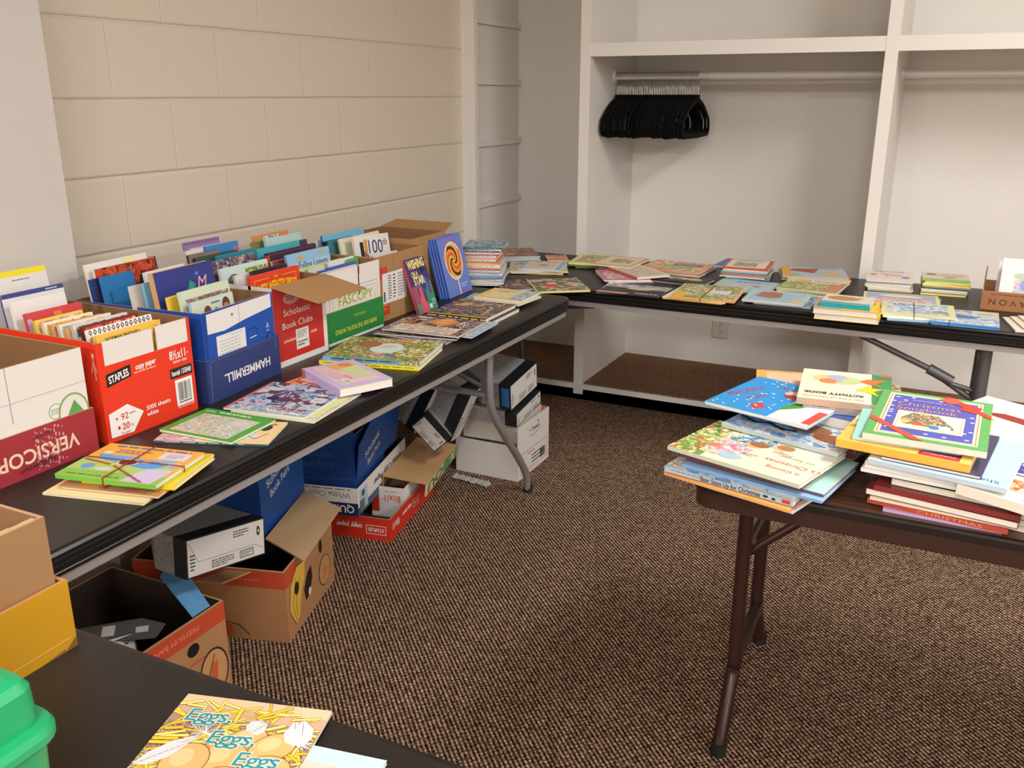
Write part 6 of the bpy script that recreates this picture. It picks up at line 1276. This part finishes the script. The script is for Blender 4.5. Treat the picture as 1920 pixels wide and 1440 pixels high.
# ------------------------------------------------------------ things under the left table
def speckle():
    m, nt, b, N, L = nodes('grey_speckle')
    tc = N('ShaderNodeTexCoord'); v = N('ShaderNodeTexVoronoi'); v.inputs['Scale'].default_value = 130; L(tc.outputs['Object'], v.inputs['Vector'])
    rp = N('ShaderNodeValToRGB'); e = rp.color_ramp.elements; rp.color_ramp.interpolation = 'CONSTANT'
    e[0].color = (*lin((84, 82, 82)), 1); e[1].position = .26; e[1].color = (*lin((150, 148, 146)), 1)
    L(v.outputs['Distance'], rp.inputs[0]); L(rp.outputs[0], b.inputs['Base Color']); b.inputs['Roughness'].default_value = .7
    return m
SPK = speckle(); BLK = mat((26, 26, 30), .5); NVY = mat((24, 34, 62), .55); ENDW = mat((206, 202, 196), .6)
DARKS = (46, 46, 48)
def mfile(label, T, W, H, D, blue=False, cut=True):
    """magazine file: label end at local y=0, x across, z up, origin at the centre of the end"""
    t = thing('magazine_file', label, 'magazine file', T, 'grey speckled magazine files')
    a, h = W/2, H/2; mb = MB()
    c = D*.45 if cut else D
    mb.box(-a, a, .05, c, -h, h, SPK)
    if cut:
        vs = [(-a, c, -h), (a, c, -h), (a, c, h), (-a, c, h), (-a*.2, D, -h), (a, D, -h), (a, D, h), (-a*.2, D, h)]
        mb.add(vs, [(0, 3, 2, 1), (0, 4, 7, 3), (1, 2, 6, 5), (3, 7, 6, 2), (0, 1, 5, 4), (4, 5, 6, 7)], SPK)
    mb.build('body', t)
    mb = MB(); mb.box(-a - .0006, a + .0006, 0, .05, -h - .0006, h + .0006, BLK); mb.build('band', t)
    mb = MB(); F = basis((0, -.0006, 0), (1,0,0), (0,0,1), (0,-1,0))
    mb.box(-a + .004, a - .003, -.0006, 0, -h + .003, h - .003, ENDW)
    L_ = W if W > H else H; rot = 0 if W > H else 90
    if W > H:
        ops = [('stroke', [(-.47, .4), (-.36, -.14), (.36, -.14), (.47, -.3)], .0009, DARKS), ('frame', .16, -.40, .34, -.2, .02, DARKS), ('lines', .18, -.37, .32, -.24, 3, DARKS), ('lines', -.2, -.42, .08, -.2, 4, DARKS), ('lines', .08, .18, .28, .38, 3, DARKS), ('ell', .41, .2, .022, .11*1.2, DARKS), ('ell', .41, .2, .010, .05, (206, 202, 196)), ('lines', -.46, -.35, -.40, .1, 5, DARKS)]
    else:
        ops = [('stroke', [(.3, -.44), (-.1, -.3), (-.1, .36), (.2, .44)], .0009, DARKS), ('lines', .15, -.3, .35, .2, 8, DARKS), ('ell', .2, .40, .10, .03, DARKS), ('ell', .2, .40, .05, .015, (206, 202, 196)), ('lines', -.4, -.42, -.2, .0, 6, DARKS)]
    mb.ops(F, ops, W, H)
    e = mb.build('end_label', t); e['label'] = 'white printed assembly panel'
    if blue:
        mb = MB(); mb.box(-a - .0014, -a - .0006, .006, .040, -h*.75, h*.75, mat((46, 110, 180), .5)); b_ = mb.build('spine_label', t); b_['label'] = 'blue spine label'
    return t
def mrot(Rm, tt): return Matrix(((Rm[0][0], Rm[0][1], Rm[0][2], tt[0]), (Rm[1][0], Rm[1][1], Rm[1][2], tt[1]), (Rm[2][0], Rm[2][1], Rm[2][2], tt[2]), (0, 0, 0, 1)))
mfile('large magazine file lying over the nearer banana cartons, navy side showing', mrot([[0.169, -0.984, -0.062], [0.977, 0.159, 0.141], [-0.129, -0.085, 0.988]], (.54, 1.552, .382)), .24, .10, .30)
mfile('magazine file on top of the stack behind the bent table leg', mrot([[0.061, -0.996, 0.062], [0.979, 0.048, -0.199], [0.195, 0.073, 0.978]], (.638, 3.113, .379)), .22, .11, .30, blue=True)
mfile('flat magazine file directly on the white carton by the table leg', mrot([[-0.022, -0.999, 0.023], [0.992, -0.025, -0.125], [0.126, 0.02, 0.992]], (.648, 3.139, .279)), .24, .055, .28, cut=False)
mfile('wide speckled magazine file leaning left of the bent table leg', mrot([[0.02, -0.901, 0.433], [0.999, -0.003, -0.051], [0.047, 0.434, 0.9]], (.54, 2.809, .339)), .075, .24, .24)
mfile('small magazine file tipped on the kraft lid left of the wide speckled one', mrot([[0.647, -0.221, 0.73], [0.169, 0.975, 0.145], [-0.743, 0.03, 0.668]], (.445, 2.700, .285)), .13, .07, .16, cut=False)
mfile('magazine file standing behind the blue book fair carton', mrot([[0.25, -0.85, 0.46], [0.95, 0.31, 0.05], [-0.18, 0.43, 0.88]], (.40, 2.78, .345)), .06, .22, .16)

# banana cartons
BAN = mat((170, 122, 80), .75); BANR = (190, 74, 46)
wy, dx, H = .50, .40, .25
t = thing('banana_carton', 'banana carton with red rim band and round handhole, nearest under the left table', 'carton', TR(.545 - dx/2, 1.515 - wy/2, 0))
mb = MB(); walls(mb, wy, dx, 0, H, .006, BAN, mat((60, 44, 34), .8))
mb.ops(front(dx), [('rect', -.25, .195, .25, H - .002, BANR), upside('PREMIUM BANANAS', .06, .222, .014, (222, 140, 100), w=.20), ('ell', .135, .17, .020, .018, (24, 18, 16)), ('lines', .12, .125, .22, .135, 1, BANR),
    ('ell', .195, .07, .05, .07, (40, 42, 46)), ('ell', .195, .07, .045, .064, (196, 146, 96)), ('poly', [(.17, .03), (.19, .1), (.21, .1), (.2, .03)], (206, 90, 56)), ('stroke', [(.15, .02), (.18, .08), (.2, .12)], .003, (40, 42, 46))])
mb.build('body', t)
mfile('magazine file lying on its side inside the nearest banana carton', TR(.36, 1.24, .19) @ Matrix.Rotation(R(58), 4, 'Z') @ Matrix.Rotation(R(-35), 4, 'X'), .23, .06, .16, cut=False)
mb = MB()
mb.prism([(-.11, -.03), (.10, -.045), (.12, .0), (.06, .03), (-.08, .02)], 0, .002, mat((90, 86, 84), .6), TR(.36, 1.33, .215, R(40)) @ Matrix.Rotation(R(14), 4, 'X'))
mb.ops(TR(.36, 1.33, .217, R(40)) @ Matrix.Rotation(R(14), 4, 'X'), [('rect', -.03, -.02, .0, .015, (206, 204, 200)), ('ell', -.07, -.01, .012, .012, (30, 30, 32)), ('rect', .05, -.02, .08, .0, (206, 204, 200))])
tag(mb.build('torn_cardboard'), 'torn grey file panel with white tabs inside the nearest banana carton', 'card panel')
mb = MB()
P0, P1, P2, P3 = Vector((.350, 1.552, .315)), Vector((.400, 1.452, .315)), Vector((.536, 1.418, .252)), Vector((.536, 1.478, .252))
mb.add([P0, P1, P2, P3] + [p - Vector((.001, 0, .002)) for p in (P0, P1, P2, P3)], [(0, 1, 2, 3), (7, 6, 5, 4), (0, 4, 5, 1), (1, 5, 6, 2), (2, 6, 7, 3), (3, 7, 4, 0)], mat((96, 156, 206), .6))
tag(mb.build('cardboard_flap'), 'pale blue cardboard strip sticking out of the nearest banana carton', 'card strip')

wy, dx, H = .365, .46, .225
cx_, cy_, az = .562, 1.729, R(16.5)
T2 = Matrix.Translation((cx_, cy_, 0)) @ Matrix.Rotation(az, 4, 'Z') @ Matrix.Translation((-dx/2, wy/2, 0))
t = thing('banana_carton', 'banana carton with yellow banana print and raised kraft flap under the left table', 'carton', T2)
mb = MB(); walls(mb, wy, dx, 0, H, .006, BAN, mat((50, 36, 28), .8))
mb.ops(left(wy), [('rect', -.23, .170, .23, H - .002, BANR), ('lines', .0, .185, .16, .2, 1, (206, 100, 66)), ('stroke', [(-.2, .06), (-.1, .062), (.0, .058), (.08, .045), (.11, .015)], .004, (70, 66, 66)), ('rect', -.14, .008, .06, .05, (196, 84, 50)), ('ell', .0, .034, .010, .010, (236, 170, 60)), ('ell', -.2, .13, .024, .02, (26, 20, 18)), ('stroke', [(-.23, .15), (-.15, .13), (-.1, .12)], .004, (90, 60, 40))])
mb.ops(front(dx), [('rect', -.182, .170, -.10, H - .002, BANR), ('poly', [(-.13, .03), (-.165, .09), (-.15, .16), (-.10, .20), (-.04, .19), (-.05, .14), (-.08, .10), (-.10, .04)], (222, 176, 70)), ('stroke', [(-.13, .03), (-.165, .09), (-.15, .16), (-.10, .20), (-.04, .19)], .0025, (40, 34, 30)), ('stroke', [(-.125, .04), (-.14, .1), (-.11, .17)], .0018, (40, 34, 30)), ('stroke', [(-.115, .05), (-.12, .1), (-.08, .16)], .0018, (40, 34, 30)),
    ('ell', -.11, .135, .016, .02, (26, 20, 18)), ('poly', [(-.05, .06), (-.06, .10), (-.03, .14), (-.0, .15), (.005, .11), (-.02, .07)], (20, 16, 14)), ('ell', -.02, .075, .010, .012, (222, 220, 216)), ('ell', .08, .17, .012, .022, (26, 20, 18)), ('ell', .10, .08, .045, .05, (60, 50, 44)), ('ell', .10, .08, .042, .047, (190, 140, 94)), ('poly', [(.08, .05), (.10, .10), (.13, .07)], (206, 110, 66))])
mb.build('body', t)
F_ = T2.inverted()
fl = MB()
q = [F_ @ Vector(p) for p in ((.575, 1.80, .232), (.462, 2.125, .232), (.285, 2.17, .24), (.398, 1.845, .24))]
fl.add(q + [p - Vector((0, 0, .005)) for p in q], [(0, 1, 2, 3), (7, 6, 5, 4), (0, 4, 5, 1), (1, 5, 6, 2), (2, 6, 7, 3), (3, 7, 4, 0)], mat((196, 160, 116), .8))
fo_ = fl.build('flap', t); fo_['label'] = 'kraft flap folded inward over the carton'
fl = MB()
q = [F_ @ Vector(p) for p in ((.40, 1.684, .218), (.47, 1.70, .222), (.46, 1.60, .235), (.385, 1.575, .235))]
fl.add(q + [p - Vector((0, 0, .005)) for p in q], [(3, 2, 1, 0), (4, 5, 6, 7), (1, 5, 4, 0), (2, 6, 5, 1), (3, 7, 6, 2), (0, 4, 7, 3)], KRAFT)
fl.build('flap', t)

# blue book fair cartons
wy, dx = .33, .26
az = R(17); T3 = Matrix.Translation((.372, 1.865, .226)) @ Matrix.Rotation(az, 4, 'Z') @ Matrix.Translation((-dx/2, wy/2, 0))
t = thing('book_fair_carton', 'blue book fair carton behind the banana carton, its print half under the table edge', 'carton', T3)
mb = MB(); walls(mb, wy, dx, 0, .36, .004, {'f': mat((18, 80, 160), .5), '*': SBF})
mb.ops(front(dx), [('txt', 'Scholastic', -.03, .165, .026, (206, 214, 226), {'bold': .02, 'w': .17, 'rot': 12}), ('txt', 'Book Fairs', -.02, .125, .024, (206, 214, 226), {'bold': .02, 'w': .15, 'rot': 12})])
mb.ops(left(wy), [('txt', 'Fairs', .0, .18, .028, (60, 84, 130), {})])
mb.build('body', t)
# red tray, copy paper lid, kraft lid
az = R(11); wy, dx = .44, .29
T4 = Matrix.Translation((.479, 2.37, 0)) @ Matrix.Rotation(az, 4, 'Z') @ Matrix.Translation((-dx/2, wy/2, 0))
t = thing('copy_paper_tray', 'red copy paper lid tray on the carpet with white upside-down print', 'carton', T4)
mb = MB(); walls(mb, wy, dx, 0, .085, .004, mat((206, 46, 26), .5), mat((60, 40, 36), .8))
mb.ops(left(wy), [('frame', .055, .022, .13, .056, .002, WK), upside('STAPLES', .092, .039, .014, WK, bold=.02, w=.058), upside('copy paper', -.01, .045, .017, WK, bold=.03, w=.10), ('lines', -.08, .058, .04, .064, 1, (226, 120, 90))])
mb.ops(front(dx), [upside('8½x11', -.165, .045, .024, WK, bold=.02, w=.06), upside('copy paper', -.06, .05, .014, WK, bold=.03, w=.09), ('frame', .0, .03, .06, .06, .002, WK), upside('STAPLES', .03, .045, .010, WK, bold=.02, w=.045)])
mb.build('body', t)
t = thing('copy_paper_tray', 'small white carton end with upside-down red letter-size print inside the red tray', 'carton', TR(.356, 2.60, .006, R(11)))
mb = MB(); walls(mb, .16, .13, 0, .120, .004, WHT, edge=WHT)
mb.ops(left(.16), [('rect', -.065, .02, -.035, .120, (206, 50, 30)), upside('8½x11', .018, .075, .026, (206, 70, 40), bold=.02, w=.062), upside('in', -.022, .072, .008, (206, 70, 40)), upside('letter size', .012, .102, .008, (206, 80, 50))])
mb.build('body', t)
az = R(13.7); wy, dx = .40, .17
T5 = Matrix.Translation((.50, 2.585, .139)) @ Matrix.Rotation(az, 4, 'Z') @ Matrix.Rotation(R(6), 4, 'Y') @ Matrix.Translation((-dx/2, wy/2, 0))
t = thing('kraft_tray', 'kraft lid with green block letters on its edge resting over the red tray', 'carton lid', T5)
mb = MB(); mb.box(-dx/2, dx/2, -wy/2, wy/2, -.004, 0, mat((196, 152, 104), .75))
mb.box(dx/2 - .004, dx/2, -wy/2, wy/2, -.052, -.004, mat((206, 190, 150), .7)); mb.box(-dx/2, -dx/2 + .004, -wy/2, wy/2, -.045, -.004, KRAFT); mb.box(-dx/2, dx/2, wy/2 - .004, wy/2, -.045, -.004, KRAFT)
mb.ops(basis((dx/2, 0, -.028), (0,1,0), (0,0,1), (1,0,0)), [('rect', .04, -.024, .2, .024, (60, 130, 50)), upside('X-JOU', .0, .0, .036, (60, 120, 44), bold=.03, w=.0001 + .36), upside('X-', .135, .0, .036, (214, 206, 150), bold=.03, w=.08)])
mb.build('body', t)
# quill tray with blue carton
az = R(13.8); wy, dx = .50, .29
T6 = Matrix.Translation((.385, 2.322, .098)) @ Matrix.Rotation(az, 4, 'Z') @ Matrix.Translation((-dx/2, wy/2, 0))
t = thing('paper_tray', 'navy and white copy paper tray lying over the red one, holding a blue carton', 'carton', T6)
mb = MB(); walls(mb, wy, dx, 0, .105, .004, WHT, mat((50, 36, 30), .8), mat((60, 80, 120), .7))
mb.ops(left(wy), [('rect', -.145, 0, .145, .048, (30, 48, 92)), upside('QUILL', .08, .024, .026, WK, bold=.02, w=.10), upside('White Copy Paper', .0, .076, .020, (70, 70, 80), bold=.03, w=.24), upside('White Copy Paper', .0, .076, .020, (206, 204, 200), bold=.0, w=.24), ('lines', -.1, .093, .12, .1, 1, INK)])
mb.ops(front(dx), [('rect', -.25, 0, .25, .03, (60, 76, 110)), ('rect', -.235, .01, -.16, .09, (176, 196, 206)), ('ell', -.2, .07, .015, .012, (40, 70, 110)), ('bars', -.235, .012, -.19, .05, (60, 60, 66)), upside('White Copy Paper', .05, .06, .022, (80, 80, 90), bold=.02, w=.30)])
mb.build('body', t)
wy, dx = .29, .22
T7 = Matrix.Translation((.372, 2.338, .104)) @ Matrix.Rotation(az, 4, 'Z') @ Matrix.Rotation(R(-3), 4, 'Y') @ Matrix.Translation((-dx/2 - .002, wy/2 + .004, 0))
t = thing('book_fair_carton', 'dark blue book fair shipping carton standing in the navy and white tray', 'carton', T7)
mb = MB(); walls(mb, wy, dx, 0, .27, .004, SBF)
mb.ops(left(wy), [('txt', 'Scholastic', -.03, .215, .024, (70, 94, 140), {'w': .14}), ('txt', 'Book Fairs', -.03, .18, .024, (70, 94, 140), {'w': .13}), ('txt', 'Return in this shipping box.', .005, .125, .011, (76, 98, 140), {'w': .20})])
mb.build('body', t)
mb = MB()
mb.prism([(-.20, 0), (.21, 0), (.21, .27), (-.02, .22), (-.20, .13)], 0, .004, mat((20, 76, 150), .5), basis((dx/2 + .001, .065, .115), (0,1,0), Vector((.16, 0, .98)).normalized(), Vector((.98, 0, -.16)).normalized()))
mb.ops(basis((dx/2 + .001, .065, .115), (0,1,0), Vector((.16, 0, .98)).normalized(), Vector((.98, 0, -.16)).normalized()), [('rect', -.12, .145, -.03, .151, (14, 40, 90)), ('txt', 'Scholastic', -.07, .09, .026, (196, 206, 220), {'bold': .02, 'w': .14, 'rot': 18}), ('txt', 'Book Fairs', -.05, .05, .024, (196, 206, 220), {'bold': .02, 'w': .12, 'rot': 18})], lift=.0043)
fo_ = mb.build('flap', t); fo_['label'] = 'brighter blue front flap'
mb = MB(); mb.prism([(-.12, 0), (.12, 0), (.12, .11), (.08, .13), (-.12, .12)], 0, .004, SBF, basis((0, -wy/2 + .003, .268), (1,0,0), (0,.25,.97), (0,-.97,.25))); mb.build('flap', t)

# white carton by the leg
wy, dx = .30, .285
t = thing('white_carton', 'long white carton with a red-framed label by the bent table leg', 'carton', TR(.653 - dx/2, 3.03 + wy/2, 0))
mb = MB(); WC = mat((214, 208, 202), .6)
walls(mb, wy, dx, 0, .148, .004, WC, WC, WC)
mb.box(dx/2 - .004, dx/2, -wy/2, wy/2, .148, .229, WC); mb.box(-dx/2 + .004, dx/2 - .004, wy/2 - .004, wy/2, .148, .229, mat((206, 120, 80), .7))
mb.ops(front(dx), [('frame', -.13, .02, .13, .105, .002, (190, 70, 60)), ('txt', 'Quantum', -.03, .092, .012, (196, 70, 70), {}), ('lines', -.02, .03, .1, .075, 3, (80, 76, 74)), ('bars', .06, .03, .115, .07, (50, 48, 48)), ('stroke', [(-.05, .19), (-.03, .18), (-.02, .195), (.0, .18), (.02, .19)], .002, INK), ('stroke', [(-.04, .165), (-.02, .155), (.02, .16), (.07, .168)], .0018, INK), ('txt', 'Gr.', .04, .205, .012, INK, {'shear': .2}), ('txt', 'STORIES', .02, .182, .012, INK, {'shear': .2})])
mb.build('body', t)
t = thing('white_carton', 'white inner carton leaning on the long one under the magazine files', 'carton', TR(.51, 3.18, .152, R(3)))
mb = MB(); walls(mb, .26, .24, 0, .09, .004, mat((206, 198, 190), .6)); mb.build('body', t)

# clear tape scrap on the carpet
m, nt, b, N, L = nodes('clear_tape'); b.inputs['Base Color'].default_value = (.75, .74, .7, 1); b.inputs['Roughness'].default_value = .15; b.inputs['Transmission Weight'].default_value = .6
mb = MB(); r_ = random.Random(6)
pts = []
for i in range(15):
    f_ = i/14; pts.append((.40 + .17*f_, 2.935 - .02*f_ + r_.uniform(-.006, .006), .004 + r_.uniform(0, .010)))
vs = [p for q in pts for p in (q, (q[0] + .004, q[1] + .038, q[2] + r_.uniform(-.002, .006)))]
mb.add(vs, [(2*i, 2*i + 2, 2*i + 3, 2*i + 1) for i in range(14)], m)
o = mb.build('tape_scrap'); tag(o, 'crumpled strip of clear tape on the carpet by the kraft lid', 'tape')
md = o.modifiers.new('thick', 'SOLIDIFY'); md.thickness = .0006
